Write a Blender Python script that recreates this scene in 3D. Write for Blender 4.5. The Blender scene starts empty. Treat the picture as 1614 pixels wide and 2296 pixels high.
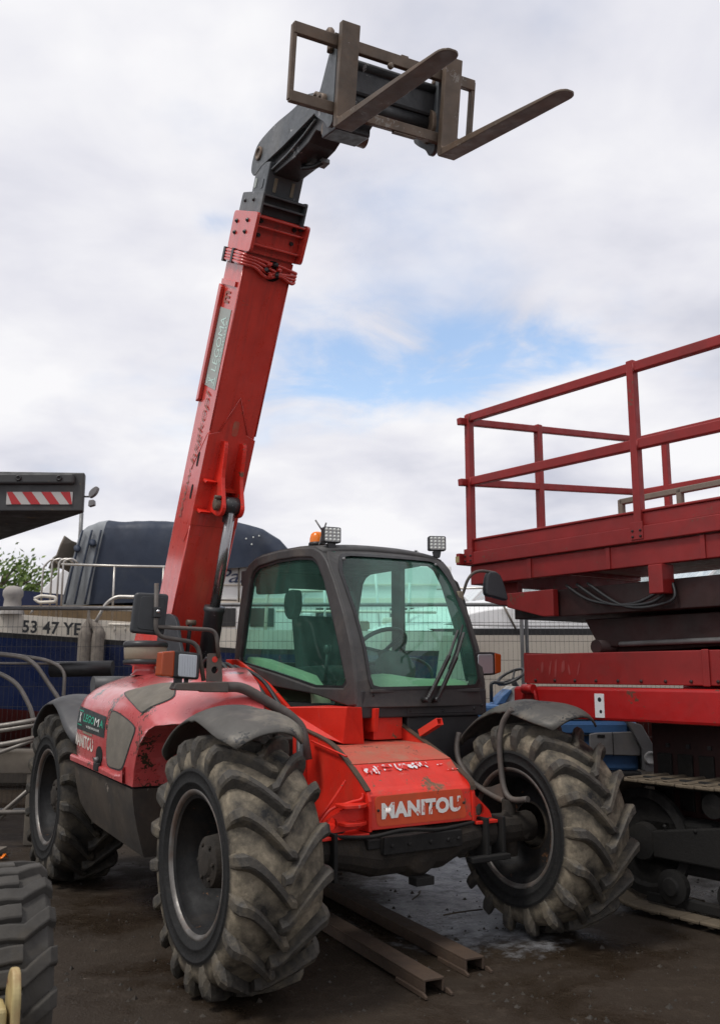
import bpy, bmesh, math, random
from mathutils import Vector, Matrix, noise as mnoise
R = math.radians
random.seed(7)
scene = bpy.context.scene
C = scene.collection

# ------------------------------------------------------------------ camera
cam_d = bpy.data.cameras.new('camera')
cam = bpy.data.objects.new('camera', cam_d); C.objects.link(cam)
cam.location = (0, 0, 1.51)
cam.rotation_euler = (math.pi/2 + 0.1742, 0, 0)
cam_d.sensor_fit = 'VERTICAL'; cam_d.sensor_height = 36; cam_d.sensor_width = 25.3
cam_d.lens = 2058.24/2296*36
cam_d.clip_end = 2000; cam_d.clip_start = 0.05
cam_d.dof.use_dof = True; cam_d.dof.focus_distance = 5.6; cam_d.dof.aperture_fstop = 4.0
scene.camera = cam
scene.render.resolution_x = 719; scene.render.resolution_y = 1024
scene.view_settings.view_transform = 'Standard'
scene.view_settings.look = 'None'
scene.view_settings.exposure = 0.0
scene.view_settings.gamma = 1.0
scene.view_settings.use_curve_mapping = False

# ------------------------------------------------------------------ world: daylight sky with broken cloud
SUN_EL, SUN_AZ = R(58), R(232)      # compass style: direction the light comes from, clockwise from +Y
world = bpy.data.worlds.new('World'); scene.world = world; world.use_nodes = True
nt = world.node_tree; N = nt.nodes; LK = nt.links
for n in list(N): N.remove(n)
def wn(t, **k):
    n = N.new(t)
    for a, b in k.items(): setattr(n, a, b)
    return n
out = wn('ShaderNodeOutputWorld'); bg = wn('ShaderNodeBackground'); bg.inputs[1].default_value = 0.11
sky = wn('ShaderNodeTexSky'); sky.sky_type = 'NISHITA'; sky.sun_disc = False
sky.sun_elevation = SUN_EL; sky.sun_rotation = SUN_AZ; sky.air_density = 1.2; sky.dust_density = 0.6; sky.ozone_density = 2.0
tc = wn('ShaderNodeTexCoord')
sep = wn('ShaderNodeSeparateXYZ'); LK.new(tc.outputs['Generated'], sep.inputs[0])
def wmath(op, a, b=None, c=None, clamp=False):
    n = wn('ShaderNodeMath', operation=op, use_clamp=clamp)
    for i, v in enumerate((a, b, c)):
        if v is None: continue
        if isinstance(v, (int, float)): n.inputs[i].default_value = v
        else: LK.new(v, n.inputs[i])
    return n.outputs[0]
zz = wmath('MAXIMUM', sep.outputs[2], 0.0)
zz = wmath('ADD', zz, 0.22)
px = wmath('DIVIDE', sep.outputs[0], zz); py = wmath('DIVIDE', sep.outputs[1], zz)
comb = wn('ShaderNodeCombineXYZ'); LK.new(px, comb.inputs[0]); LK.new(py, comb.inputs[1])
def wnoise(scale, detail, rough, dist, off):
    mp = wn('ShaderNodeMapping'); mp.inputs['Location'].default_value = off; LK.new(comb.outputs[0], mp.inputs[0])
    n = wn('ShaderNodeTexNoise'); n.inputs['Scale'].default_value = scale; n.inputs['Detail'].default_value = detail
    n.inputs['Roughness'].default_value = rough; n.inputs['Distortion'].default_value = dist
    LK.new(mp.outputs[0], n.inputs['Vector']); return n.outputs['Fac']
# an opening in the cloud sheet (world direction of its middle, wide and low), broken up by noise
def wgap(cx_, cz_, wx, wz_, amt):
    az = wmath('ARCTAN2', sep.outputs[0], sep.outputs[1])
    a = wmath('DIVIDE', wmath('SUBTRACT', az, cx_), wx)
    b = wmath('DIVIDE', wmath('SUBTRACT', sep.outputs[2], cz_), wz_)
    d2 = wmath('ADD', wmath('MULTIPLY', a, a), wmath('MULTIPLY', b, b))
    return wmath('MULTIPLY', wmath('POWER', 2.718, wmath('MULTIPLY', d2, -1.0)), amt)
n1 = wnoise(1.7, 6, 0.52, 0.15, (3.1, 0.7, 0.0))
n2 = wnoise(0.9, 5, 0.55, 0.3, (8.2, 4.4, 0.0))
n3 = wnoise(2.6, 5, 0.5, 0.25, (1.3, 9.4, 2.0))
gaps = wmath('ADD', wgap(0.06, 0.325, 0.24, 0.055, 0.29), wgap(-0.165, 0.455, 0.03, 0.012, 0.15))
gaps = wmath('ADD', gaps, wgap(0.18, 0.335, 0.12, 0.03, 0.13))
cover = wmath('ADD', wmath('MULTIPLY', n1, 0.55), wmath('MULTIPLY', n2, 0.45))
n4 = wnoise(4.2, 8, 0.62, 0.5, (2.2, 6.1, 1.0))
cover = wmath('ADD', cover, wmath('MULTIPLY', wmath('SUBTRACT', n4, 0.5), wmath('ADD', 0.18, wmath('MULTIPLY', gaps, 3.2))))
cover = wmath('SUBTRACT', cover, gaps)
mr = wn('ShaderNodeMapRange'); LK.new(cover, mr.inputs[0])
mr.inputs[1].default_value = 0.11; mr.inputs[2].default_value = 0.45; mr.inputs[3].default_value = 0.14; mr.inputs[4].default_value = 1.0
mr.interpolation_type = 'SMOOTHSTEP'
# cloud brightness: white tops, soft grey undersides
cb = wmath('ADD', wmath('MULTIPLY', n3, 0.6), wmath('MULTIPLY', n1, 0.4))
ramp = wn('ShaderNodeValToRGB'); LK.new(cb, ramp.inputs[0])
e = ramp.color_ramp.elements
e[0].position = 0.33; e[0].color = (0.54, 0.555, 0.64, 1)
e[1].position = 0.60; e[1].color = (0.87, 0.865, 0.885, 1)
m0 = e.new(0.47); m0.color = (0.725, 0.725, 0.785, 1)
scl = wn('ShaderNodeVectorMath', operation='SCALE'); LK.new(ramp.outputs[0], scl.inputs[0]); scl.inputs['Scale'].default_value = 10.0
# clear sky seen between clouds
skys = wn('ShaderNodeVectorMath', operation='SCALE'); LK.new(sky.outputs[0], skys.inputs[0]); skys.inputs['Scale'].default_value = 1.9
mix = wn('ShaderNodeMix', data_type='RGBA'); LK.new(mr.outputs[0], mix.inputs[0])
LK.new(skys.outputs[0], mix.inputs[6]); LK.new(scl.outputs[0], mix.inputs[7])
LK.new(mix.outputs[2], bg.inputs[0]); LK.new(bg.outputs[0], out.inputs[0])

# ------------------------------------------------------------------ sun behind thin cloud
sd = bpy.data.lights.new('sun', 'SUN'); so = bpy.data.objects.new('sun', sd); C.objects.link(so)
sd.energy = 1.9; sd.angle = R(14); sd.color = (1.0, 0.96, 0.9)
dirv = Vector((math.sin(SUN_AZ)*math.cos(SUN_EL), math.cos(SUN_AZ)*math.cos(SUN_EL), math.sin(SUN_EL)))
so.rotation_euler = dirv.to_track_quat('Z', 'Y').to_euler()

# ------------------------------------------------------------------ materials
MATS = {}
def new_mat(name):
    m = bpy.data.materials.new(name); m.use_nodes = True
    nt = m.node_tree
    b = nt.nodes['Principled BSDF']
    return m, nt, b
def _noise(nt, scale, detail=6, rough=0.6, dist=0.0, coord='Object', stretch=None, off=(0,0,0)):
    t = nt.nodes.new('ShaderNodeTexCoord'); mp = nt.nodes.new('ShaderNodeMapping')
    nt.links.new(t.outputs[coord], mp.inputs[0]); mp.inputs['Location'].default_value = off
    if stretch: mp.inputs['Scale'].default_value = stretch
    n = nt.nodes.new('ShaderNodeTexNoise'); n.inputs['Scale'].default_value = scale; n.inputs['Detail'].default_value = detail
    n.inputs['Roughness'].default_value = rough; n.inputs['Distortion'].default_value = dist
    nt.links.new(mp.outputs[0], n.inputs['Vector']); return n.outputs['Fac']
def _range(nt, v, a, b, lo=0.0, hi=1.0):
    m = nt.nodes.new('ShaderNodeMapRange'); nt.links.new(v, m.inputs[0])
    m.inputs[1].default_value = a; m.inputs[2].default_value = b; m.inputs[3].default_value = lo; m.inputs[4].default_value = hi
    return m.outputs[0]
def _mix(nt, f, a, b, mode='MIX'):
    m = nt.nodes.new('ShaderNodeMix'); m.data_type = 'RGBA'; m.blend_type = mode
    if isinstance(f, (int, float)): m.inputs[0].default_value = f
    else: nt.links.new(f, m.inputs[0])
    for i, v in ((6, a), (7, b)):
        if isinstance(v, tuple): m.inputs[i].default_value = v if len(v) == 4 else v + (1,)
        else: nt.links.new(v, m.inputs[i])
    return m.outputs[2]
def _math(nt, op, a, b, clamp=False):
    m = nt.nodes.new('ShaderNodeMath'); m.operation = op; m.use_clamp = clamp
    for i, v in enumerate((a, b)):
        if isinstance(v, (int, float)): m.inputs[i].default_value = v
        else: nt.links.new(v, m.inputs[i])
    return m.outputs[0]
def _bump(nt, b, h, strength, dist=0.01):
    n = nt.nodes.new('ShaderNodeBump'); n.inputs['Strength'].default_value = strength; n.inputs['Distance'].default_value = dist
    nt.links.new(h, n.inputs['Height']); nt.links.new(n.outputs[0], b.inputs['Normal'])
def worn(name, base, base2=None, dirt=(0.09,0.07,0.05), dirt_amt=0.4, chip=(0.05,0.03,0.02), chip_amt=0.0, rough=0.45, metal=0.0,
         scale=6.0, bump=0.15, coat=0.0, scratch=0.0, dscale=2.5, spec=0.5):
    m, nt, b = new_mat(name)
    n = _noise(nt, scale, 5)
    col = _mix(nt, _range(nt, n, 0.35, 0.65), base, base2 or tuple(c*0.82 for c in base))
    d = _noise(nt, dscale, 8, 0.68, 0.4, off=(3.1,1.7,0.4))
    dm = _range(nt, d, 0.52, 0.72, 0, dirt_amt)
    col = _mix(nt, dm, col, dirt)
    if chip_amt > 0:
        c1 = _noise(nt, 38, 6, 0.62, 0.8, off=(9,2,5)); c2 = _noise(nt, 5, 3, 0.5, off=(1,8,3))
        cc = _math(nt, 'ADD', _math(nt, 'MULTIPLY', c1, 0.5), _math(nt, 'MULTIPLY', c2, 0.62))
        lo = 0.72 - 0.12*chip_amt
        cm = _range(nt, cc, lo, lo+0.012)
        col = _mix(nt, cm, col, chip)
    if scratch > 0:
        s1 = _noise(nt, 3.0, 9, 0.75, 0.3, stretch=(26, 3.0, 1.2), off=(4,4,4))
        sm = _range(nt, s1, 0.655, 0.67, 0, scratch)
        col = _mix(nt, sm, col, (0.72,0.55,0.5))
    nt.links.new(col, b.inputs['Base Color'])
    rr = _range(nt, _noise(nt, scale*2.2, 4), 0.3, 0.7, max(rough-0.1,0.05), min(rough+0.14,1))
    nt.links.new(rr, b.inputs['Roughness'])
    b.inputs['Metallic'].default_value = metal; b.inputs['Coat Weight'].default_value = coat; b.inputs['Coat Roughness'].default_value = 0.15
    b.inputs['Specular IOR Level'].default_value = spec
    if bump: _bump(nt, b, _noise(nt, scale*9, 5, 0.65), bump, 0.006)
    MATS[name] = m; return m
def plain(name, base, rough=0.5, metal=0.0, emit=None, trans=0.0):
    m, nt, b = new_mat(name)
    b.inputs['Base Color'].default_value = base + (1,); b.inputs['Roughness'].default_value = rough; b.inputs['Metallic'].default_value = metal
    b.inputs['Transmission Weight'].default_value = trans
    MATS[name] = m; return m

worn('red_paint', (0.74,0.033,0.018), (0.62,0.025,0.014), dirt=(0.17,0.09,0.05), dirt_amt=0.35, chip=(0.16,0.09,0.05), chip_amt=0.35, rough=0.36, scratch=0.35, spec=0.4)
worn('red_top', (0.52,0.08,0.05), (0.40,0.12,0.075), dirt=(0.30,0.205,0.135), dirt_amt=0.97, chip=(0.12,0.06,0.04), chip_amt=0.6, rough=0.6, scratch=0.3, dscale=4)
worn('boom_red', (0.68,0.052,0.033), (0.60,0.040,0.025), dirt=(0.24,0.05,0.04), dirt_amt=0.25, chip=(0.25,0.12,0.08), chip_amt=0.02, rough=0.33, scratch=0.12, coat=1.0, bump=0.03)
worn('hood_red', (0.58,0.105,0.105), (0.52,0.065,0.065), dirt=(0.60,0.24,0.235), dirt_amt=0.7, chip=(0.045,0.035,0.02), chip_amt=0.62, rough=0.32, coat=1.0, bump=0.015, scratch=0.2)
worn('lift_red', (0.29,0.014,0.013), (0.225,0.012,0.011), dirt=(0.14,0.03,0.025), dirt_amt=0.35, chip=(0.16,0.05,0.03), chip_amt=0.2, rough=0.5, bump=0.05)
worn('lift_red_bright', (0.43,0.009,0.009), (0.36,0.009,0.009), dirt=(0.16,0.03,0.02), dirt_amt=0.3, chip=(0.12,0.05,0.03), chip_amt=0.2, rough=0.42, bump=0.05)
worn('fork_steel', (0.165,0.118,0.084), (0.105,0.080,0.060), dirt=(0.21,0.115,0.06), dirt_amt=0.55, chip=(0.25,0.22,0.19), chip_amt=0.25, rough=0.55, metal=0.25, scale=5)
worn('black_steel', (0.022,0.023,0.025), (0.035,0.036,0.038), dirt=(0.10,0.09,0.08), dirt_amt=0.35, chip=(0.3,0.3,0.3), chip_amt=0.2, rough=0.42, scale=8)
worn('head_black', (0.095,0.105,0.112), (0.07,0.078,0.084), dirt=(0.22,0.21,0.19), dirt_amt=0.5, chip=(0.4,0.4,0.4), chip_amt=0.3, rough=0.4, scale=8)
worn('cab_grey', (0.052,0.050,0.049), (0.038,0.037,0.036), dirt=(0.13,0.11,0.092), dirt_amt=0.6, rough=0.55, scale=5, bump=0.1)
worn('panel_black', (0.026,0.027,0.029), (0.034,0.034,0.036), dirt=(0.07,0.06,0.05), dirt_amt=0.4, rough=0.55, scale=4)
worn('fender_plastic', (0.092,0.086,0.076), (0.055,0.052,0.047), dirt=(0.30,0.26,0.20), dirt_amt=0.85, chip=(0.03,0.03,0.03), chip_amt=0.6, rough=0.55, scale=4, bump=0.12)
worn('fender_dark', (0.075,0.077,0.08), (0.05,0.05,0.052), dirt=(0.14,0.13,0.12), dirt_amt=0.5, rough=0.5, scale=4)
worn('mesh_dusty', (0.17,0.152,0.125), (0.13,0.118,0.098), dirt=(0.23,0.20,0.155), dirt_amt=0.6, rough=0.85, scale=9, bump=0.3)
worn('dirty_panel', (0.058,0.045,0.033), (0.028,0.024,0.020), dirt=(0.11,0.08,0.052), dirt_amt=0.8, chip=(0.2,0.17,0.14), chip_amt=0.15, rough=0.7, scale=3, bump=0.2)
worn('under_dirt', (0.040,0.032,0.025), (0.024,0.020,0.017), dirt=(0.10,0.072,0.045), dirt_amt=0.8, rough=0.85, scale=7, bump=0.5)
worn('axle_dirt', (0.030,0.023,0.017), (0.016,0.013,0.010), dirt=(0.075,0.055,0.035), dirt_amt=0.85, rough=0.9, scale=9, bump=0.6)
worn('rim_steel', (0.022,0.022,0.023), (0.009,0.009,0.0095), dirt=(0.035,0.028,0.022), dirt_amt=0.75, chip=(0.12,0.06,0.03), chip_amt=0.5, rough=0.62, metal=0.0, spec=0.2, scale=9, bump=0.2)
worn('tube_pale', (0.25,0.23,0.205), (0.19,0.175,0.155), dirt=(0.16,0.12,0.09), dirt_amt=0.5, rough=0.45, metal=0.3, scale=10)
worn('scuff_red', (0.33,0.06,0.055), (0.27,0.03,0.028), rough=0.6, dirt_amt=0.6, dirt=(0.25,0.02,0.02))
worn('pipe_grey', (0.105,0.09,0.08), (0.075,0.065,0.058), dirt=(0.16,0.09,0.055), dirt_amt=0.55, rough=0.6, scale=14, bump=0.15)
worn('lamp_black', (0.016,0.016,0.017), (0.024,0.024,0.025), dirt=(0.06,0.05,0.045), dirt_amt=0.25, rough=0.4, scale=8, bump=0.04)
worn('mirror_shell', (0.020,0.022,0.026), (0.027,0.029,0.033), dirt=(0.06,0.06,0.065), dirt_amt=0.3, rough=0.4, scale=4, bump=0.06)
worn('seat_dark', (0.03,0.035,0.035), (0.02,0.025,0.025), rough=0.9, dirt_amt=0.2)
worn('dash_khaki', (0.36,0.36,0.24), (0.29,0.30,0.20), dirt=(0.42,0.38,0.27), dirt_amt=0.5, rough=0.85, scale=3, bump=0.05)
plain('chrome', (0.72,0.72,0.73), 0.16, 1.0)
worn('rod_steel', (0.33,0.32,0.32), (0.25,0.25,0.25), rough=0.22, metal=0.9, dirt=(0.2,0.17,0.15), dirt_amt=0.4, scale=5, bump=0.02)
plain('amber', (0.34,0.050,0.006), 0.25)
plain('beacon_orange', (0.85,0.20,0.01), 0.2)
plain('lens_clear', (0.42,0.44,0.46), 0.12, 0.5)
plain('led_lens', (0.30,0.30,0.30), 0.25, 0.2)
plain('hole_black', (0.004,0.004,0.004), 0.9)
plain('sticker_grey', (0.38,0.41,0.38), 0.5)
plain('sticker_white', (0.60,0.78,0.71), 0.5)
worn('decal_dark', (0.018,0.026,0.026), (0.028,0.036,0.034), dirt=(0.06,0.06,0.05), dirt_amt=0.3, rough=0.4, bump=0)
plain('decal_green', (0.03,0.30,0.19), 0.5)
plain('decal_white', (0.66,0.68,0.64), 0.5)
worn('plate_orange', (0.68,0.085,0.024), (0.58,0.07,0.021), dirt=(0.26,0.10,0.04), dirt_amt=0.6, chip=(0.09,0.05,0.03), chip_amt=0.35, rough=0.5, dscale=5)
plain('text_brown', (0.30,0.095,0.065), 0.5)
worn('lift_dark', (0.035,0.009,0.008), (0.022,0.008,0.007), dirt=(0.05,0.015,0.012), dirt_amt=0.5, rough=0.6, scale=5)  # darker copy of the lift red, paints in the shade beneath the platform
worn('red_stained', (0.72,0.036,0.021), (0.60,0.032,0.019), dirt=(0.24,0.13,0.075), dirt_amt=0.85, chip=(0.16,0.09,0.05), chip_amt=0.7, rough=0.42, scratch=0.5, dscale=6)
worn('cap_dusty', (0.27,0.23,0.165), (0.21,0.18,0.13), dirt=(0.33,0.28,0.20), dirt_amt=0.6, rough=0.4, scale=6, bump=0.03)

def boom_paint():
    m = MATS['boom_red']; nt = m.node_tree; b = nt.nodes['Principled BSDF']
    col = b.inputs['Base Color'].links[0].from_socket
    t = nt.nodes.new('ShaderNodeTexCoord'); mp = nt.nodes.new('ShaderNodeMapping'); nt.links.new(t.outputs['Object'], mp.inputs[0])
    mp.vector_type = 'POINT'; mp.inputs['Rotation'].default_value = (0, -R(26.1), 0); mp2 = nt.nodes.new('ShaderNodeMapping'); nt.links.new(mp.outputs[0], mp2.inputs[0])
    mp2.inputs['Scale'].default_value = (14, 14, 0.7)
    n = nt.nodes.new('ShaderNodeTexNoise'); n.inputs['Scale'].default_value = 1.6; n.inputs['Detail'].default_value = 9; n.inputs['Roughness'].default_value = 0.72
    nt.links.new(mp2.outputs[0], n.inputs['Vector'])
    col = _mix(nt, _range(nt, n.outputs['Fac'], 0.50, 0.66, 0, 0.45), col, (0.30,0.035,0.028))
    col = _mix(nt, _range(nt, n.outputs['Fac'], 0.345, 0.325, 0, 0.5), col, (0.70,0.28,0.22))
    f = _noise(nt, 0.9, 4, 0.5, off=(2,2,9))
    col = _mix(nt, _range(nt, f, 0.40, 0.66, 0, 0.5), col, (0.66,0.10,0.085))
    nt.links.new(col, b.inputs['Base Color'])
boom_paint()

def letter_mat(name, paint, gone, thr, scale=26):
    m, nt, b = new_mat(name)
    n = _noise(nt, scale, 6, 0.65, 1.0, stretch=(1,1.0,0.45)); n2 = _noise(nt, 7, 3, off=(2,5,1))
    k = _math(nt, 'ADD', _math(nt, 'MULTIPLY', n, 0.6), _math(nt, 'MULTIPLY', n2, 0.4))
    col = _mix(nt, _range(nt, k, thr, thr+0.02), paint, gone)
    nt.links.new(col, b.inputs['Base Color']); b.inputs['Roughness'].default_value = 0.6
    MATS[name] = m; return m
letter_mat('letter_white_worn', (0.80,0.78,0.74), (0.60,0.07,0.024), 0.575)
letter_mat('letter_white_hood', (0.62,0.56,0.50), (0.42,0.06,0.06), 0.55, 34)
letter_mat('flake_white', (0.74,0.74,0.76), (0.62,0.03,0.02), 0.475, 22)

def tyre_mat(name, rubber, mud, mud_amt):
    m, nt, b = new_mat(name)
    n = _noise(nt, 5, 8, 0.65, 0.3); n2 = _noise(nt, 30, 5, 0.6, off=(5,5,5))
    # mud clings to the tread (measured from the axle), the smooth inner sidewall is wiped dark
    t = nt.nodes.new('ShaderNodeTexCoord'); sp = nt.nodes.new('ShaderNodeSeparateXYZ'); nt.links.new(t.outputs['Object'], sp.inputs[0])
    r2 = _math(nt, 'ADD', _math(nt, 'MULTIPLY', sp.outputs[0], sp.outputs[0]), _math(nt, 'MULTIPLY', sp.outputs[2], sp.outputs[2]))
    rad = _math(nt, 'POWER', r2, 0.5)
    tread = _range(nt, rad, 0.44, 0.475)
    top = _range(nt, rad, 0.583, 0.606)
    mm = _math(nt, 'MULTIPLY', _range(nt, n, 0.34, 0.60), tread)
    mm = _math(nt, 'MULTIPLY', mm, _math(nt, 'SUBTRACT', 1.0, _math(nt, 'MULTIPLY', top, _range(nt, n2, 0.30, 0.62, 0.35, 1.0))), True)
    n5 = _noise(nt, 14, 7, 0.7, 0.6, off=(7,3,1))
    mudc = _mix(nt, _range(nt, n5, 0.36, 0.66), mud, tuple(c*0.48 for c in mud))
    rub = _mix(nt, top, rubber, (0.055,0.050,0.043))
    col = _mix(nt, _math(nt, 'MULTIPLY', mm, mud_amt), rub, mudc)
    col = _mix(nt, _range(nt, n2, 0.55, 0.75, 0, 0.35), col, (0.05,0.045,0.04))
    nt.links.new(col, b.inputs['Base Color'])
    nt.links.new(_range(nt, n, 0.3, 0.7, 0.62, 0.9), b.inputs['Roughness'])
    b.inputs['Specular IOR Level'].default_value = 0.3
    _bump(nt, b, _math(nt, 'ADD', _noise(nt, 45, 6, 0.7), _math(nt, 'MULTIPLY', n5, 1.2)), 0.5, 0.008)
    MATS[name] = m; return m
tyre_mat('tyre_muddy', (0.013,0.013,0.013), (0.31,0.262,0.19), 0.95)
def lug_mat(name, k):
    m, nt, b = new_mat(name)
    n = _noise(nt, 26, 7, 0.7, 0.5); n2 = _noise(nt, 7, 5, 0.6, 0.3, off=(3,1,2)); n3 = _noise(nt, 110, 3, 0.6)
    col = _mix(nt, _range(nt, n, 0.35, 0.65), (0.040*k,0.037*k,0.033*k), (0.075*k,0.067*k,0.056*k))
    col = _mix(nt, _range(nt, n2, 0.47, 0.68, 0, 0.75), col, (0.17*k,0.142*k,0.10*k))
    col = _mix(nt, _range(nt, n3, 0.58, 0.70, 0, 0.5), col, (0.02,0.019,0.018))
    nt.links.new(col, b.inputs['Base Color']); nt.links.new(_range(nt, n, 0.3, 0.7, 0.5, 0.85), b.inputs['Roughness']); b.inputs['Specular IOR Level'].default_value = 0.35
    _bump(nt, b, _math(nt, 'ADD', n, n3), 0.4, 0.006); MATS[name] = m
lug_mat('lug_front', 1.0); lug_mat('lug_rear', 0.55)
tyre_mat('tyre_rear', (0.011,0.011,0.011), (0.14,0.115,0.082), 0.5)
worn('tyre_grey', (0.060,0.055,0.048), (0.040,0.037,0.033), dirt=(0.085,0.068,0.045), dirt_amt=0.7, rough=0.85, scale=9, bump=0.3)

def glass_mat(name, tint, dust_haze, dust_haze_col=(0.42,0.46,0.40)):
    m, nt, b = new_mat(name); nt.nodes.remove(b)
    o = nt.nodes['Material Output']
    tr = nt.nodes.new('ShaderNodeBsdfTransparent'); tr.inputs[0].default_value = tint + (1,)
    gl = nt.nodes.new('ShaderNodeBsdfGlossy'); gl.inputs['Roughness'].default_value = 0.03
    df = nt.nodes.new('ShaderNodeBsdfDiffuse'); df.inputs[0].default_value = dust_haze_col + (1,)  # dust film plus a painted haze that brightens the panes
    fw = nt.nodes.new('ShaderNodeLayerWeight'); fw.inputs[0].default_value = 0.5
    rf = _math(nt, 'ADD', 0.06, _math(nt, 'MULTIPLY', _math(nt, 'POWER', fw.outputs['Facing'], 4.0), 0.55))
    m1 = nt.nodes.new('ShaderNodeMixShader'); nt.links.new(rf, m1.inputs[0]); nt.links.new(tr.outputs[0], m1.inputs[1]); nt.links.new(gl.outputs[0], m1.inputs[2])
    n = _noise(nt, 2.2, 8, 0.7, 0.5, stretch=(1,1,0.6))
    m2 = nt.nodes.new('ShaderNodeMixShader'); nt.links.new(_range(nt, n, 0.4, 0.75, dust_haze*0.25, dust_haze), m2.inputs[0])
    nt.links.new(m1.outputs[0], m2.inputs[1]); nt.links.new(df.outputs[0], m2.inputs[2]); nt.links.new(m2.outputs[0], o.inputs[0])
    MATS[name] = m; return m
glass_mat('glass_green', (0.62,0.98,0.86), 0.12, (0.34,0.78,0.62))
glass_mat('glass_rear', (0.74,0.98,0.92), 0.05, (0.30,0.55,0.45))
worn('blue_paint', (0.05,0.13,0.30), (0.04,0.11,0.25), dirt=(0.09,0.09,0.09), dirt_amt=0.4, rough=0.45, scale=6); worn('grey_panel', (0.17,0.165,0.17), (0.13,0.128,0.13), dirt=(0.2,0.17,0.14), dirt_amt=0.5, rough=0.55, scale=6); worn('grey_light', (0.42,0.42,0.41), (0.35,0.35,0.34), dirt=(0.25,0.22,0.18), dirt_amt=0.5, rough=0.5, scale=6)
worn('navy_hull', (0.012,0.022,0.075), (0.010,0.018,0.060), dirt=(0.03,0.035,0.06), dirt_amt=0.4, rough=0.28, scale=2, bump=0.02)
worn('red_antifoul', (0.16,0.022,0.02), (0.12,0.02,0.018), dirt=(0.10,0.04,0.03), dirt_amt=0.5, rough=0.7, scale=3)
worn('boat_cream', (0.76,0.70,0.60), (0.68,0.63,0.55), dirt=(0.40,0.34,0.26), dirt_amt=0.4, rough=0.45, scale=3, bump=0.03)
worn('boat_white', (0.80,0.80,0.79), (0.74,0.74,0.74), dirt=(0.5,0.48,0.44), dirt_amt=0.3, rough=0.4, scale=2, bump=0.02)
worn('hull_beige', (0.50,0.45,0.38), (0.46,0.41,0.35), dirt=(0.36,0.31,0.25), dirt_amt=0.4, rough=0.5, scale=2, bump=0.03)
worn('tarp_navy', (0.022,0.034,0.062), (0.015,0.024,0.046), dirt=(0.05,0.058,0.07), dirt_amt=0.45, rough=0.6, scale=3, bump=0.2)
worn('tarp_grey', (0.27,0.29,0.305), (0.21,0.225,0.24), dirt=(0.16,0.17,0.18), dirt_amt=0.5, rough=0.7, scale=4, bump=0.2)
worn('stainless', (0.66,0.63,0.58), (0.56,0.53,0.49), dirt=(0.3,0.26,0.22), dirt_amt=0.4, rough=0.35, metal=0.55, scale=9, bump=0)
worn('teak', (0.22,0.155,0.085), (0.16,0.11,0.06), rough=0.7, scale=7)
worn('galv', (0.22,0.22,0.22), (0.17,0.17,0.17), dirt=(0.13,0.11,0.09), dirt_amt=0.4, rough=0.5, metal=0.4, scale=12, bump=0)
plain('wire_dark', (0.07,0.068,0.065), 0.55, 0.3)
worn('rope_grey', (0.22,0.19,0.16), (0.15,0.13,0.11), dirt=(0.33,0.29,0.24), dirt_amt=0.5, rough=0.95, scale=20, bump=0.8)
worn('fender_rope_pale', (0.36,0.335,0.31), (0.30,0.28,0.26), rough=0.9, scale=10, bump=0.4)
worn('crane_dark', (0.045,0.046,0.047), (0.034,0.035,0.036), dirt=(0.08,0.075,0.06), dirt_amt=0.5, chip=(0.2,0.15,0.06), chip_amt=0.2, rough=0.55, scale=4, bump=0.1)
plain('warn_red', (0.42,0.018,0.022), 0.5); plain('warn_white', (0.46,0.45,0.43), 0.55)
worn('yellow_pale', (0.46,0.37,0.17), (0.40,0.32,0.15), dirt=(0.28,0.13,0.06), dirt_amt=0.7, chip=(0.13,0.05,0.025), chip_amt=0.7, rough=0.55, scale=6, dscale=6)
worn('track_mud', (0.15,0.118,0.080), (0.12,0.095,0.065), dirt=(0.24,0.19,0.13), dirt_amt=0.7, rough=0.95, scale=9, bump=1.0)
worn('rusty_channel', (0.072,0.046,0.030), (0.052,0.034,0.023), dirt=(0.10,0.060,0.034), dirt_amt=0.7, rough=0.8, scale=8, bump=0.3)
worn('timber', (0.19,0.165,0.135), (0.15,0.13,0.105), dirt=(0.08,0.07,0.055), dirt_amt=0.5, rough=0.9, scale=5, bump=0.3)
worn('trunk', (0.09,0.07,0.05), None, rough=0.9, scale=9, bump=0.6)
worn('rim_lip', (0.20,0.19,0.18), (0.12,0.11,0.10), dirt=(0.16,0.08,0.045), dirt_amt=0.7, rough=0.4, metal=0.4, scale=12)
worn('stone', (0.045,0.038,0.031), (0.025,0.022,0.018), rough=0.9, scale=14)
worn('track_dark', (0.008,0.007,0.006), (0.005,0.0045,0.004), dirt=(0.02,0.016,0.012), dirt_amt=0.5, rough=0.8, scale=6, bump=0.4)  # near-black colour standing in for the deep shade under the lift
plain('lettering_navy', (0.03,0.045,0.11), 0.5); plain('lettering_black', (0.015,0.017,0.02), 0.5)
glass_mat('gh_glass', (0.85,0.90,0.90), 0.85, (0.80,0.84,0.84))
def leaf_mat():
    m, nt, b = new_mat('leaf')
    oi = nt.nodes.new('ShaderNodeNewGeometry')
    col = _mix(nt, oi.outputs['Random Per Island'], (0.05,0.10,0.018), (0.17,0.24,0.045))
    nt.links.new(col, b.inputs['Base Color']); b.inputs['Roughness'].default_value = 0.6
    b.inputs['Subsurface Weight'].default_value = 0.0
    MATS['leaf'] = m
leaf_mat()
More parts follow.
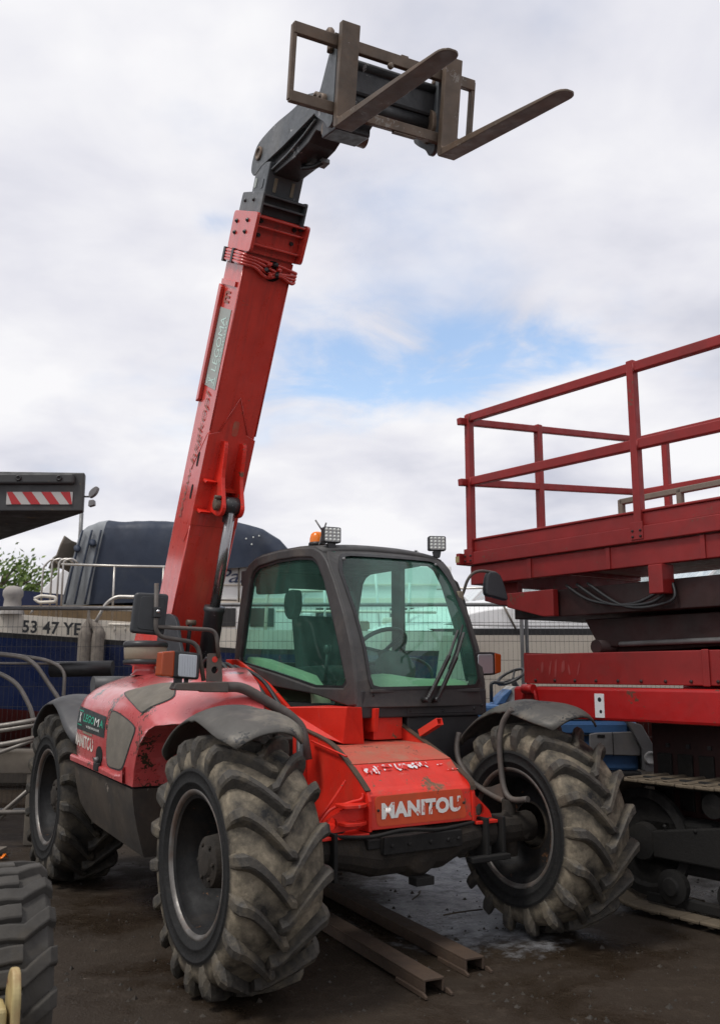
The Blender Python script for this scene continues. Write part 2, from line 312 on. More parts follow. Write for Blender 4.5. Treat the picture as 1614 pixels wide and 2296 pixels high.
def ground_mat():
    m, nt, b = new_mat('yard_ground')
    n = _noise(nt, 0.7, 9, 0.65, 0.3); n2 = _noise(nt, 9, 8, 0.7); n3 = _noise(nt, 60, 4, 0.6); n4 = _noise(nt, 1.6, 6, 0.6, 0.6, off=(4.2,1.1,0))
    col = _mix(nt, _range(nt, n, 0.35, 0.65), (0.024,0.0165,0.0105), (0.037,0.0265,0.0175))
    col = _mix(nt, _range(nt, n2, 0.52, 0.72, 0, 0.7), col, (0.062,0.047,0.034))
    # brighter ground under the telehandler, its light painted into the base colour
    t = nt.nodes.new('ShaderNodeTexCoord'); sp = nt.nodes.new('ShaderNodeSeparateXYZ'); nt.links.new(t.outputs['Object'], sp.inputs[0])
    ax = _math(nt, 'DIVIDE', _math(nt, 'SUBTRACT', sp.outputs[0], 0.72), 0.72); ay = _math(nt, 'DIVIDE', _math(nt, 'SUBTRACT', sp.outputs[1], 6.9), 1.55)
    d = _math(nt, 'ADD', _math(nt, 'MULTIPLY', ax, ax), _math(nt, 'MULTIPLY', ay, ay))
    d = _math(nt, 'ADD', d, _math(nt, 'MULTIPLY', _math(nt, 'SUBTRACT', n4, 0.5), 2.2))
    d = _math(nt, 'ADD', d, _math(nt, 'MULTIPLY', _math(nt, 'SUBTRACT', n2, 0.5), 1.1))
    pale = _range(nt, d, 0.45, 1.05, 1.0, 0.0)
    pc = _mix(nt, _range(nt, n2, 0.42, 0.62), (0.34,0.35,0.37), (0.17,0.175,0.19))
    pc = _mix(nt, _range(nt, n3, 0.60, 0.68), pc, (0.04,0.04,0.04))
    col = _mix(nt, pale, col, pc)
    # scattered grit
    v = nt.nodes.new('ShaderNodeTexVoronoi'); v.inputs['Scale'].default_value = 9; v.inputs['Randomness'].default_value = 1
    nt.links.new(t.outputs['Object'], v.inputs['Vector'])
    g = _range(nt, v.outputs['Distance'], 0.05, 0.09, 1, 0)
    col = _mix(nt, _math(nt, 'MULTIPLY', g, _range(nt, n2, 0.5, 0.6)), col, (0.12,0.10,0.085))
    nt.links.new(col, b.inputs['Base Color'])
    wet = _math(nt, 'ADD', _math(nt, 'MULTIPLY', n, 0.65), _math(nt, 'MULTIPLY', n4, 0.35))
    nt.links.new(_range(nt, wet, 0.43, 0.52, 0.18, 0.75), b.inputs['Roughness'])
    b.inputs['Specular IOR Level'].default_value = 0.28
    _bump(nt, b, _math(nt, 'ADD', _math(nt, 'MULTIPLY', n2, 1.2), _math(nt, 'MULTIPLY', n3, 0.6)), 0.5, 0.02)
    MATS['yard_ground'] = m
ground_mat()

# ------------------------------------------------------------------ mesh helpers
class MB:
    def __init__(s): s.v = []; s.f = []; s.sm = []
    def add(s, vs, fs, smooth=False):
        o = len(s.v); s.v += [tuple(p) for p in vs]
        for f in fs: s.f.append(tuple(o+i for i in f)); s.sm.append(smooth)
        return s
    def box(s, a, b):
        x0,y0,z0 = a; x1,y1,z1 = b
        return s.add([(x0,y0,z0),(x1,y0,z0),(x1,y1,z0),(x0,y1,z0),(x0,y0,z1),(x1,y0,z1),(x1,y1,z1),(x0,y1,z1)],
                     [(0,3,2,1),(4,5,6,7),(0,1,5,4),(1,2,6,5),(2,3,7,6),(3,0,4,7)])
    def hexa(s, bot, top):          # two quads, same winding
        return s.add(list(bot)+list(top), [(0,3,2,1),(4,5,6,7),(0,1,5,4),(1,2,6,5),(2,3,7,6),(3,0,4,7)])
    def bar(s, p0, p1, w, h, up=(0,0,1)):   # square section bar
        p0, p1 = Vector(p0), Vector(p1); d = (p1-p0).normalized(); u = Vector(up)
        sd = d.cross(u)
        if sd.length < 1e-4: sd = d.cross(Vector((1,0,0)))
        sd.normalize(); u = sd.cross(d).normalized()
        q = [(-w/2,-h/2),(w/2,-h/2),(w/2,h/2),(-w/2,h/2)]
        return s.hexa([p0+sd*a+u*b for a,b in q], [p1+sd*a+u*b for a,b in q])
    def prism(s, poly, fn, t0, t1, smooth=False):    # poly of 2-D points, fn(a,b,t)->xyz
        n = len(poly)
        vs = [fn(a,b,t0) for a,b in poly] + [fn(a,b,t1) for a,b in poly]
        s.add(vs, [tuple(range(n-1,-1,-1)), tuple(range(n,2*n))])
        o = len(s.v)-2*n
        for i in range(n):
            j = (i+1) % n; s.f.append((o+i,o+j,o+n+j,o+n+i)); s.sm.append(smooth)
        return s
    def tube(s, pts, r, seg=10, closed=False, cap=True, smooth=True):
        pts = [Vector(p) for p in pts]; n = len(pts); rs = r if isinstance(r,(list,tuple)) else [r]*n
        rings = []; ref = None
        for i,p in enumerate(pts):
            if closed: d = pts[(i+1)%n]-pts[i-1]
            else: d = pts[min(i+1,n-1)]-pts[max(i-1,0)]
            d.normalize()
            if ref is None: ref = d.orthogonal().normalized()
            ref = (ref - d*ref.dot(d))
            if ref.length < 1e-5: ref = d.orthogonal()
            ref.normalize(); b = d.cross(ref)
            rings.append([p+(ref*math.cos(2*math.pi*k/seg)+b*math.sin(2*math.pi*k/seg))*rs[i] for k in range(seg)])
        vs = [q for rg in rings for q in rg]; fs = []
        m = n if closed else n-1
        for i in range(m):
            for k in range(seg):
                a = i*seg+k; b2 = i*seg+(k+1)%seg; c = ((i+1)%n)*seg+(k+1)%seg; d2 = ((i+1)%n)*seg+k
                fs.append((a,b2,c,d2))
        s.add(vs, fs, smooth)
        if cap and not closed:
            o = len(s.v)-len(vs)
            s.f.append(tuple(o+k for k in range(seg-1,-1,-1))); s.sm.append(False)
            s.f.append(tuple(o+(n-1)*seg+k for k in range(seg))); s.sm.append(False)
        return s
    def cyl(s, p0, p1, r0, r1=None, seg=20): return s.tube([p0,p1], [r0, r0 if r1 is None else r1], seg)
    def lathe(s, prof, origin, axis, seg=32, smooth=True, a0=0, a1=2*math.pi):   # prof [(along, radius)]
        o = Vector(origin); ax = Vector(axis).normalized(); x = ax.orthogonal().normalized(); y = ax.cross(x)
        full = abs(a1-a0-2*math.pi) < 1e-6; m = seg if full else seg+1
        vs = []
        for h, r in prof:
            for k in range(m):
                t = a0+(a1-a0)*k/seg; vs.append(o+ax*h+(x*math.cos(t)+y*math.sin(t))*r)
        fs = []
        for i in range(len(prof)-1):
            for k in range(seg):
                k2 = (k+1)%m; fs.append((i*m+k,i*m+k2,(i+1)*m+k2,(i+1)*m+k))
        return s.add(vs, fs, smooth)
    def grid(s, rows, smooth=True, closed_u=False):   # rows: list of lists of points
        n = len(rows[0]); vs = [p for r_ in rows for p in r_]; fs = []
        for i in range(len(rows)-1):
            for k in range(n if closed_u else n-1):
                k2 = (k+1)%n; fs.append((i*n+k,i*n+k2,(i+1)*n+k2,(i+1)*n+k))
        return s.add(vs, fs, smooth)
    def build(s, name, mat, parent=None, bevel=0.0, seg=2, thick=0.0, label=None, kind=None, loc=None, fix=True):
        me = bpy.data.meshes.new(name); me.from_pydata(s.v, [], s.f)
        me.polygons.foreach_set('use_smooth', s.sm)
        if fix:
            bm = bmesh.new(); bm.from_mesh(me); bmesh.ops.recalc_face_normals(bm, faces=bm.faces); bm.to_mesh(me); bm.free()
        me.update()
        ob = bpy.data.objects.new(name, me); C.objects.link(ob)
        if mat: me.materials.append(MATS[mat])
        if parent: ob.parent = parent
        if loc: ob.location = loc
        if thick:
            md = ob.modifiers.new('thickness', 'SOLIDIFY'); md.thickness = thick; md.offset = 0
        if bevel:
            md = ob.modifiers.new('edges', 'BEVEL'); md.width = bevel; md.segments = seg; md.limit_method = 'ANGLE'; md.angle_limit = R(35)
            md.harden_normals = False
        if label: ob['label'] = label
        if kind: ob['kind'] = kind
        return ob
def tag(o, label, cat, group=None):
    o['label'] = label; o['category'] = cat
    if group: o['group'] = group
    return o
def empty(name, loc=(0,0,0), rz=0.0, parent=None):
    o = bpy.data.objects.new(name, None); C.objects.link(o); o.location = loc; o.rotation_euler = (0,0,rz); o.empty_display_size = 0.2
    if parent: o.parent = parent
    return o
def struct(o): o['kind'] = 'structure'; return o
def copy_tree(o, parent=None):
    c = o.copy(); C.objects.link(c)
    c.parent = parent
    for ch in list(o.children): copy_tree(ch, c)
    return c
def arc(cx, cy, r, a0, a1, n): return [(cx+r*math.cos(R(a0+(a1-a0)*i/n)), cy+r*math.sin(R(a0+(a1-a0)*i/n))) for i in range(n+1)]
def smooth_path(pts, n=6):      # Catmull-Rom
    pts = [Vector(p) for p in pts]; out_ = []
    for i in range(len(pts)-1):
        p0 = pts[max(i-1,0)]; p1 = pts[i]; p2 = pts[i+1]; p3 = pts[min(i+2,len(pts)-1)]
        for k in range(n):
            t = k/n; out_.append(0.5*((2*p1)+(p2-p0)*t+(2*p0-5*p1+4*p2-p3)*t*t+(3*p1-p0-3*p2+p3)*t**3))
    out_.append(pts[-1]); return out_
def round_path(pts, r=0.05, n=5):   # polyline with rounded corners
    pts = [Vector(p) for p in pts]; o = [pts[0]]
    for i in range(1, len(pts)-1):
        a, b, c = pts[i-1], pts[i], pts[i+1]
        d1 = (a-b); d2 = (c-b); k = min(r, d1.length*0.45, d2.length*0.45)
        s_, e_ = b+d1.normalized()*k, b+d2.normalized()*k
        for j in range(n+1):
            t = j/n; o.append(s_*(1-t)**2 + b*2*t*(1-t) + e_*t*t)
    o.append(pts[-1]); return o
def smooth_poly(poly, n=4):
    m = len(poly); o = []
    for i in range(m):
        p0,p1,p2,p3 = [Vector(poly[(i+k-1)%m]) for k in range(4)]
        for k in range(n):
            t = k/n; q = 0.5*((2*p1)+(p2-p0)*t+(2*p0-5*p1+4*p2-p3)*t*t+(3*p1-p0-3*p2+p3)*t**3); o.append((q.x,q.y))
    return o
def round_poly(poly, r, n=4):
    m = len(poly); o = []
    for i in range(m):
        a, b, c = Vector(poly[i-1]), Vector(poly[i]), Vector(poly[(i+1)%m])
        d1, d2 = a-b, c-b; k = min(r, d1.length*0.48, d2.length*0.48)
        s_, e_ = b+d1.normalized()*k, b+d2.normalized()*k
        for j in range(n+1):
            t = j/n; q = s_*(1-t)**2 + b*2*t*(1-t) + e_*t*t; o.append((q.x,q.y))
    return o
def ray_poly(poly, c, ang):
    d = Vector((math.cos(ang), math.sin(ang))); best = None; m = len(poly)
    for i in range(m):
        p, q = Vector(poly[i])-c, Vector(poly[(i+1)%m])-c; e_ = q-p
        den = d.x*e_.y-d.y*e_.x
        if abs(den) < 1e-9: continue
        t = (p.x*e_.y-p.y*e_.x)/den; u = (p.x*d.y-p.y*d.x)/den
        if t > 0 and -1e-6 <= u <= 1+1e-6 and (best is None or t > best): best = t
    return c+d*(best or 0)
def ring_frame(mb, outer, inner, fn, t0, t1, n=72):   # frame between two outlines
    c = sum((Vector(p) for p in inner), Vector((0,0)))/len(inner)
    A = [ray_poly(outer, c, 2*math.pi*i/n) for i in range(n)]; B = [ray_poly(inner, c, 2*math.pi*i/n) for i in range(n)]
    vs = []
    for L_, t in ((A,t0),(B,t0),(A,t1),(B,t1)): vs += [fn(p.x,p.y,t) for p in L_]
    fs = []
    for i in range(n):
        j = (i+1)%n
        fs += [(i,j,n+j,n+i),(2*n+i,3*n+i,3*n+j,2*n+j),(i,2*n+i,2*n+j,j),(n+i,n+j,3*n+j,3*n+i)]
    mb.add(vs, fs)
    return mb
def text_mesh(body, size, extrude=0.0, bold=False, space=1.0, shear=0.0):
    cu = bpy.data.curves.new('t', 'FONT'); cu.body = body; cu.size = size; cu.extrude = extrude; cu.align_x = 'LEFT'; cu.align_y = 'BOTTOM'
    cu.space_character = space; cu.shear = shear; cu.resolution_u = 3
    if bold: cu.offset = size*(0.028 if bold is True else bold)
    ob = bpy.data.objects.new('t', cu); C.objects.link(ob)
    dg = bpy.context.evaluated_depsgraph_get(); dg.update()
    me = bpy.data.meshes.new_from_object(ob.evaluated_get(dg)); bpy.data.objects.remove(ob); bpy.data.curves.remove(cu)
    return me
def lettering(body, mat, parent, fn, w, h, bold=True, space=1.0, shear=0.0, name='lettering'):
    """flat lettering, fitted to a w x h rectangle, mapped by fn(a,b) with a,b in 0..1 times w,h"""
    me = text_mesh(body, 1.0, 0, bold, space, shear)
    xs = [v.co.x for v in me.vertices]; ys = [v.co.y for v in me.vertices]
    x0, x1, y0, y1 = min(xs), max(xs), min(ys), max(ys)
    for v in me.vertices:
        v.co = Vector(fn((v.co.x-x0)/(x1-x0)*w, (v.co.y-y0)/(y1-y0)*h))
    me.materials.clear(); me.materials.append(MATS[mat])
    ob = bpy.data.objects.new(name, me); C.objects.link(ob); ob.parent = parent
    return ob

# ------------------------------------------------------------------ ground
def build_ground():
    mb = MB(); n = 60
    rows = []
    xs = [-300,-80,-30,-12]+[-8+0.25*i for i in range(65)]+[12,30,80,300]
    ys = [-40,-10,-2]+[0.25*i for i in range(53)]+[16,25,60,200,500]
    for y in ys:
        rows.append([(x,y,0.012*(mnoise.noise((x*0.9,y*0.9,0))) if abs(x)<9 and 0<y<14 else 0.0) for x in xs])
    mb.grid(rows)
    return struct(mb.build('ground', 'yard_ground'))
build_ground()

# ------------------------------------------------------------------ telehandler
A_ = 0.5603
TH = empty('telehandler', (0.2338, 5.2883, 0), A_-math.pi/2)
tag(TH, 'red telescopic handler with raised boom and steel pallet forks, muddy tractor tyres', 'telehandler')

# --- wheels
def make_tyre(nl=18):
    mb = MB()
    prof = [(-.185,.318),(-.212,.345),(-.224,.372),(-.2275,.375),(-.2275,.382),(-.225,.385),(-.228,.425),(-.231,.428),(-.231,.434),(-.226,.44),(-.223,.485),(-.208,.522),(-.175,.545),(-.10,.557),(0,.561)]
    prof = prof + [(-a,b) for a,b in reversed(prof[:-1])]
    mb.lathe(prof, (0,0,0), (0,1,0), 96); mb.nbase = len(mb.f)
    rnd = random.Random(3)
    def base(y):
        y = abs(y)
        return .561-.004*(y/.1)**2 if y < .1 else .557-.012*((y-.1)/.08)**1.5
    for side in (-1,1):
        for k in range(nl):
            ph0 = 2*math.pi*(k+(0.5 if side > 0 else 0))/nl
            st = []
            D = 0.33; wear = rnd.uniform(-.003,.002)
            for i in range(9):
                q = i/8; y = -.030+q*.234; yy = min(1,max(y,0)/.204)
                ph = ph0 + D*(1-yy)**1.35 + (.5*-y if y < 0 else 0)
                rb = base(y)-.008; rt = .611-.012*yy*yy+wear
                wb = .030*(1+.25*yy); wt = .021*(1+.25*yy)
                if i == 0: rt -= .006; wt *= .75
                st.append((y,y,rb,rt,ph,wb,wt))
            st += [(.205,.228,.515,.575,ph0,.038,.026),(.214,.240,.49,.535,ph0-.004,.038,.025),(.220,.236,.46,.485,ph0-.008,.034,.022),(.226,.2285,.445,.45,ph0-.01,.026,.016)]
            rings = []
            for (yb,yt,rb,rt,ph,wb,wt) in st:
                jit = rnd.uniform(-.0025,.0025)
                def P(y,r,w):
                    a = ph+w/r; return (r*math.sin(a), side*y, r*math.cos(a))
                rm = rb+(rt-rb)*.82; ym = yb+(yt-yb)*.82; wm = wt+(wb-wt)*.22
                rings.append([P(yb,rb,-wb),P(ym,rm,-wm),P(yt,rt+jit,-wt*.7),P(yt,rt+jit,wt*.7),P(ym,rm,wm),P(yb,rb,wb)])
            mb.grid(rings, smooth=False)
            o = len(mb.v)-len(rings)*6
            mb.f.append(tuple(o+i for i in range(6))); mb.sm.append(False)
    return mb
def make_rim(out):      # out = +1 or -1 side that faces away from the machine
    mb = MB()
    mb.lathe([(a*out,b) for a,b in [(.196,.318),(.188,.300)]], (0,0,0), (0,1,0), 48)
    p = [(.188,.300),(.13,.296),(.118,.280),(.05,.277),(.035,.262),(-.02,.258),(-.035,.235),(-.045,.135)]
    mb.lathe([(a*out,b) for a,b in p], (0,0,0), (0,1,0), 48)
    p2 = [(-.062,.135),(-.05,.24),(-.09,.268),(-.185,.296),(-.196,.318)]
    mb.lathe([(a*out,b) for a,b in p2], (0,0,0), (0,1,0), 48)
    return mb
def make_hub(out):
    mb = MB()
    mb.lathe([(.165*out,.0),(.165*out,.06),(.15*out,.075),(.145*out,.118),(.06*out,.13),(.0,.15),(-.05*out,.155),(-.07*out,.13)], (0,0,0), (0,1,0), 24)
    for k in range(10):
        a = 2*math.pi*k/10; x, z = .19*math.cos(a), .19*math.sin(a)
        mb.cyl((x,-.045*out,z),(x,-.012*out,z),.014,.012,6)
    for k in range(6):
        a = 2*math.pi*k/6; x, z = .085*math.cos(a), .085*math.sin(a)
        mb.cyl((x,.14*out,z),(x,.16*out,z),.011,.011,6)
    return mb
tyre_me = make_tyre()
TR, WB = 1.005, 2.881
def wheel(f, l, out, mat, spin):
    rim = make_rim(out).build('wheel', 'rim_steel', TH, loc=(f,l,.61)); rim.rotation_euler = (0, spin, 0)
    global tyre_obj
    if tyre_obj is None:
        t = tyre_me.build('tyre', mat, rim); tyre_obj = t
        t.data.materials.append(MATS['lug_front'])
        t.data.polygons.foreach_set('material_index', [0 if i < tyre_me.nbase else 1 for i in range(len(t.data.polygons))])
    else:
        t = tyre_obj.copy(); C.objects.link(t); t.parent = rim
        if mat != 'tyre_muddy':
            t.data = tyre_obj.data.copy(); t.data.materials[0] = MATS[mat]; t.data.materials[1] = MATS['lug_rear']
    MB().lathe([(a*out,b) for a,b in [(.204,.350),(.211,.345),(.213,.335),(.206,.322),(.194,.317)]], (0,0,0), (0,1,0), 48).build('rim_lip', 'rim_lip', rim)
    MB().lathe([(-a*out,b) for a,b in [(.204,.350),(.211,.345),(.213,.335),(.206,.322),(.194,.317)]], (0,0,0), (0,1,0), 48).build('rim_lip', 'rim_lip', rim)
    make_hub(out).build('hub', 'axle_dirt', rim, bevel=0.002, seg=1)
    return rim
tyre_obj = None
wheel(0, -TR, -1, 'tyre_muddy', 0.0)
wheel(0, TR, 1, 'tyre_muddy', 0.11)
wheel(-WB, -TR, -1, 'tyre_rear', 0.2)
wheel(-WB, TR, 1, 'tyre_rear', 0.05)

# --- axles and chassis
def axle(f):
    mb = MB()
    mb.tube([(f,-.80,.61),(f,-.52,.61),(f,-.34,.58),(f,-.22,.56),(f,.22,.56),(f,.34,.59),(f,.52,.61),(f,.80,.61)], [.085,.09,.10,.12,.12,.10,.09,.085], 14, smooth=False)
    mb.lathe([(-.24,.0),(-.24,.11),(-.14,.145),(.04,.145),(.10,.11),(.12,.05),(.12,.0)], (f,.06,.555), (1,0,0), 18, False)
    for s in (-1,1):
        mb.box((f-.07,s*.52-.15,.55),(f+.07,s*.52+.15,.675))
        mb.cyl((f,s*.77,.45),(f,s*.77,.77),.045,.04,12)
        mb.bar((f-.13,s*.72,.58),(f-.13,s*.25,.56),.045,.045)
        mb.cyl((f,s*.72,.61),(f,s*.92,.61),.075,.09,14); mb.bar((f+.02,s*.70,.70),(f+.06,s*.86,.56),.04,.05)
    return mb.build('axle', 'axle_dirt', TH, bevel=0.008)
axle(0.0); axle(-WB)
mb = MB()
for l in (-.62,-.50,.50,.62): mb.box((.02,l-.012,.46),(.13,l+.012,.70))
mb.box((.10,.36,.47),(.16,.64,.50)); mb.box((.04,-.22,.57),(.15,.30,.66)); mb.box((.06,-.30,.60),(.12,-.22,.65)); mb.box((.05,.0,.385),(.13,.12,.43))
for l in (-.17,-.06,.08,.2,.27): mb.cyl((.15,l,.615),(.162,l,.615),.012,.012,6)
mb.tube(smooth_path([(.08,-.5,.68),(.14,-.3,.67),(.16,-.1,.69),(.14,.15,.67),(.1,.42,.68)]),.012,6)
mb.build('axle_bracket', 'track_dark', TH, bevel=0.006)
mb = MB(); mb.box((-3.45,-.25,.50),(-.12,.40,.86)); mb.box((-3.5,-.8,.62),(-3.36,.8,1.15)); mb.box((-2.3,-.95,.50),(-1.1,-.25,.80)); mb.box((-2.2,.40,.55),(-.95,1.0,1.2))
mb.box((-2.3,-.40,.80),(-.75,.02,1.12))
mb.build('chassis', 'under_dirt', TH, bevel=0.01)

# --- nose of the chassis
LN, RN = -.268, .432
def side(l0, l1): return lambda a,b,t: (a, l0+(l1-l0)*t, b)
for l, top in ((LN, [(-.72,1.185),(-.46,1.142),(-.29,1.098),(-.14,1.022),(-.02,.948),(.068,.885)]), (RN, [(-.92,1.292),(-.60,1.172),(-.28,1.057),(-.14,1.0),(.055,.905),(.088,.85)])):
    tp = smooth_path([(a,b,0) for a,b in top], 4); poly = [(p.x,p.y) for p in tp]+[(.092,.84),(.092,.684),(-.9,.66)]
    MB().prism(poly, side(l-.010,l+.010), 0, 1).build('nose_plate', 'red_paint', TH, bevel=0.003)
    # weld flange along the top edge
    pts = [(p.x,l,p.y+.002) for p in tp]
    rows = [[(p[0],p[1]-.017,p[2]+.004),(p[0],p[1]+.017,p[2]+.004)] for p in pts]
    MB().grid(rows, smooth=False).build('plate_edge', 'rusty_channel', TH, thick=.008)
fl = [(-.95,1.09),(-.34,1.082),(-.105,1.012),(.03,.895),(.075,.872),(.084,.69)]
rows = [[(f,LN+.011,z),(f,RN-.011,z)] for f,z in [fl[0],fl[1],fl[2]]]
MB().grid(rows, smooth=False).build('nose_deck', 'red_top', TH, thick=.01)
rows = [[(f,LN+.011,z),(f,RN-.011,z)] for f,z in [(-.105,1.009),(.026,.897),(.055,.878),(.072,.862),(.080,.69)]]
MB().grid(rows, smooth=False).build('nose_front', 'red_stained', TH, thick=.01, bevel=.004)
# badge plate on the nose
pf = lambda a,b,t: (.083+.0035*t+ (b-.70)*(-.03), a, b)
poly = round_poly([(-.222,.706),(.386,.706),(.352,.868),(-.236,.862)], .03)
badge = MB().prism(poly, pf, 0, 1).build('badge_plate', 'plate_orange', TH, bevel=.001)
lettering('MANITOU', 'letter_white_worn', badge, lambda a,b: (.0905+(b+.745-.70)*(-.03), -.195+a*1.0, .742+b+(a/.535)*.004), .535, .085, space=1.05, bold=.055)
for a_,b_ in ((-.215,.79),(.362,.79)):
    MB().cyl((.086,a_,b_),(.094,a_,b_),.008,.006,8).build('rivet', 'under_dirt', badge)
# white remnants of a worn-off sticker on the sloping sheet
def slope(a,b): q = b; return (-.098+.118*q+.007, a, 1.004-.101*q+.009)
random.seed(21)
for (l0,l1,q0,q1) in ((-.215,-.10,.06,.50),(-.09,-.02,.05,.22),(-.085,-.03,.24,.36),(.0,.075,.05,.42),(.07,.15,.10,.36),(.12,.225,.03,.33),(.29,.33,.16,.26),(.33,.42,.44,.52)):
    n_ = 9; top_ = [(l0+(l1-l0)*i/n_, q0+random.uniform(0,.05)) for i in range(n_+1)]; bot_ = [(l0+(l1-l0)*i/n_, q1-random.uniform(0,.16)*(q1-q0)*3) for i in range(n_+1)]
    MB().grid([[slope(*p) for p in top_],[slope(*p) for p in bot_]], smooth=False).build('sticker_remnant', 'flake_white', TH)
# bottom flanges and lugs
for s, l0, l1 in ((-1,-.59,LN-.01),(1,RN+.01,.60)):
    MB().box((-.35,l0,.664),(.10,l1,.682)).build('flange', 'red_paint', TH, bevel=.004)
    sl = (l1-l0)
    if s < 0: g = [(l1,.70),(l1,.885),(l1-.06,.83),(l1-.20,.775),(l0+.06,.69),(l0,.684)]
    else: g = [(l0,.684),(l0+.165,.684),(l0+.14,.73),(l0+.06,.80),(l0+.01,.845),(l0,.845)]
    hole = arc(0,0,.032,0,360,16)[:-1]
    c = Vector((sum(p[0] for p in g)/len(g), .735)); c.x = (l1-.20) if s < 0 else l0+.07
    mbp = MB(); ring_frame(mbp, g, [(c.x+p[0]*(1.0 if s<0 else .9),c.y+p[1]*1.1) for p in hole], lambda a,b,t: (.03+.014*t, a, b), 0, 1, 48)
    mbp.build('gusset', 'red_paint', TH)
for z in (.725,.815):
    MB().prism(round_poly([(.0,-.44),(.11,-.44),(.125,-.41),(.125,-.33),(.09,-.285),(.0,-.285)], .02), lambda a,b,t: (a,b,z+.018*t), 0, 1).build('lug', 'red_paint', TH, bevel=.003)
MB().tube(smooth_path([(-.05,-.53,.72),(-.02,-.44,.84),(.0,-.38,.93),(.0,-.375,.945)]), .008, 6).build('tie_rod', 'red_paint', TH)
MB().tube(smooth_path([(.0,-.56,.70),(.01,-.47,.80),(.03,-.36,.835),(.05,-.30,.85),(.05,-.29,.88)]), .008, 6).build('tie_rod', 'red_paint', TH)
# boom rest and brackets behind the nose
mb = MB(); mb.add([(-.84,-.31,1.305),(-.42,-.10,1.315),(-.56,.09,1.305),(-.95,.09,1.305),(-.70,-.30,1.185),(-.47,-.10,1.095),(-.50,.07,1.085),(-.95,.09,1.085)], [(0,1,2,3),(0,4,5,1),(1,5,6,2),(2,6,7,3),(3,7,4,0),(4,7,6,5)])
mb.build('boom_rest', 'red_paint', TH, bevel=.006)
MB().prism([(-.80,1.285),(-.53,1.297),(-.55,1.152),(-.63,1.147),(-.73,1.215)], side(.17,.20), 0, 1).build('bracket', 'red_paint', TH, bevel=.004)
MB().prism([(-.98,1.29),(-.6,1.30),(-.6,1.1),(-.98,1.1)], side(.20,.42), 0, 1).build('bracket', 'red_paint', TH, bevel=.004)
tb = MB(); ring_frame(tb, [(-.022,-.022),(.022,-.022),(.022,.022),(-.022,.022)], [(-.017,-.017),(.017,-.017),(.017,.017),(-.017,.017)], lambda a,b,t: (-.42+.13*t-b*.4, .44+a+.045*t, 1.145+b*.9+.075*t), 0, 1, 16)
tb.build('square_tube', 'red_paint', TH)
MB().tube(smooth_path([(-.5,-.30,1.12),(-.1,-.30,1.06)]),.006,6).build('tie_rod','red_paint',TH)
MB().cyl((-.16,-.56,.72),(-.16,-.56,1.22),.02,.02,10).build('hydraulic_pipe', 'black_steel', TH)
MB().box((-.62,-.36,.70),(-.59,-.28,1.16)).build('bracket', 'red_stained', TH, bevel=.004)

# --- boom
th = R(63.9); cB = -3.25; ct, st_ = math.cos(th), math.sin(th)
def BM(t, s, l): return (t*ct+(cB+s)*st_, l, t*st_-(cB+s)*ct)
def bprism(mb, poly, l0, l1): return mb.prism(poly, lambda a,b,t: BM(a,b,l0+(l1-l0)*t), 0, 1)
B0l, B1l = -.376, .003
boom = bprism(MB(), [(-.25,-.36),(3.5,-.36),(3.5,0),(-.25,0)], B0l, B1l).build('boom', 'boom_red', TH, bevel=.012, seg=3)
# doubling plate wrapped round the lower part
bprism(MB(), [(1.20,-.20),(1.75,-.20),(2.09,-.02),(2.09,.006),(1.36,.006),(1.20,-.06)], B0l-.006, B0l).build('doubler', 'boom_red', boom, bevel=.003)
mb = MB(); mb.prism([(1.36,B0l-.006),(2.09,B0l-.006),(2.12,-.30),(2.40,-.187),(2.12,-.07),(2.09,B1l+.006),(1.36,B1l+.006)], lambda a,b,t: BM(a,.0005+.006*t,b), 0, 1)
mb.build('doubler', 'boom_red', boom, bevel=.003)
for t_ in (1.60,1.865):
    sl_ = [(t_+a,-.10+b) for a,b in round_poly([(-.06,-.018),(.06,-.018),(.06,.018),(-.06,.018)], .018)]
    bprism(MB(), sl_, B0l-.0075, B0l-.005).build('slot', 'hole_black', boom)
MB().prism(round_poly([(2.10,-.20),(2.22,-.20),(2.22,-.15),(2.10,-.15)],.025), lambda a,b,t: BM(a,.007+.001*t,b),0,1).build('slot','red_top',boom)
# raised bar down the side, cable clamp
bprism(MB(), [(2.27,-.345),(3.2,-.345),(3.18,-.285),(2.30,-.295)], B0l-.03, B0l).build('cable_guide', 'boom_red', boom, bevel=.006)
bprism(MB(), [(3.20,-.345),(3.24,-.345),(3.24,-.06),(3.20,-.06)], B0l-.014, B0l).build('cable_clamp', 'boom_red', boom, bevel=.003)
bprism(MB(), [(2.58,-.41),(2.64,-.41),(2.64,-.36),(2.58,-.36)], -.34,-.30).build('cable_clamp', 'boom_red', boom, bevel=.003)
lettering('www.hsgkopl', 'text_brown', boom, lambda a,b: BM(1.34+a, -.19+.095*a/1.05-b*(.85+.15*a), B0l-.0076), 1.05, .115, shear=.15, bold=False)
for l_ in (B0l,B1l):
    MB().tube([BM(.3,.0,l_),BM(1.36,.0,l_)],.006,6).build('weld_seam','boom_red',boom); MB().tube([BM(2.12,.0,l_),BM(3.46,.0,l_)],.006,6).build('weld_seam','boom_red',boom)
MB().tube([BM(2.125,.006,-.30),BM(2.40,.006,-.187),BM(2.125,.006,-.07)],.007,6).build('weld_seam','boom_red',boom)
MB().tube([BM(2.095,-.015,B0l-.004),BM(1.755,-.20,B0l-.004)],.006,6).build('weld_seam','boom_red',boom)
stk = bprism(MB(), [(2.42,-.285),(3.03,-.285),(3.03,-.055),(2.42,-.055)], B0l-.0035, B0l-.001).build('sticker', 'sticker_grey', boom)
bm_fn = lambda t0, s0: (lambda a,b: BM(t0+a, s0-b, B0l-.0055))
lettering('LEGOMA', 'sticker_white', stk, bm_fn(2.55,-.115), .42, .10, bold=False)
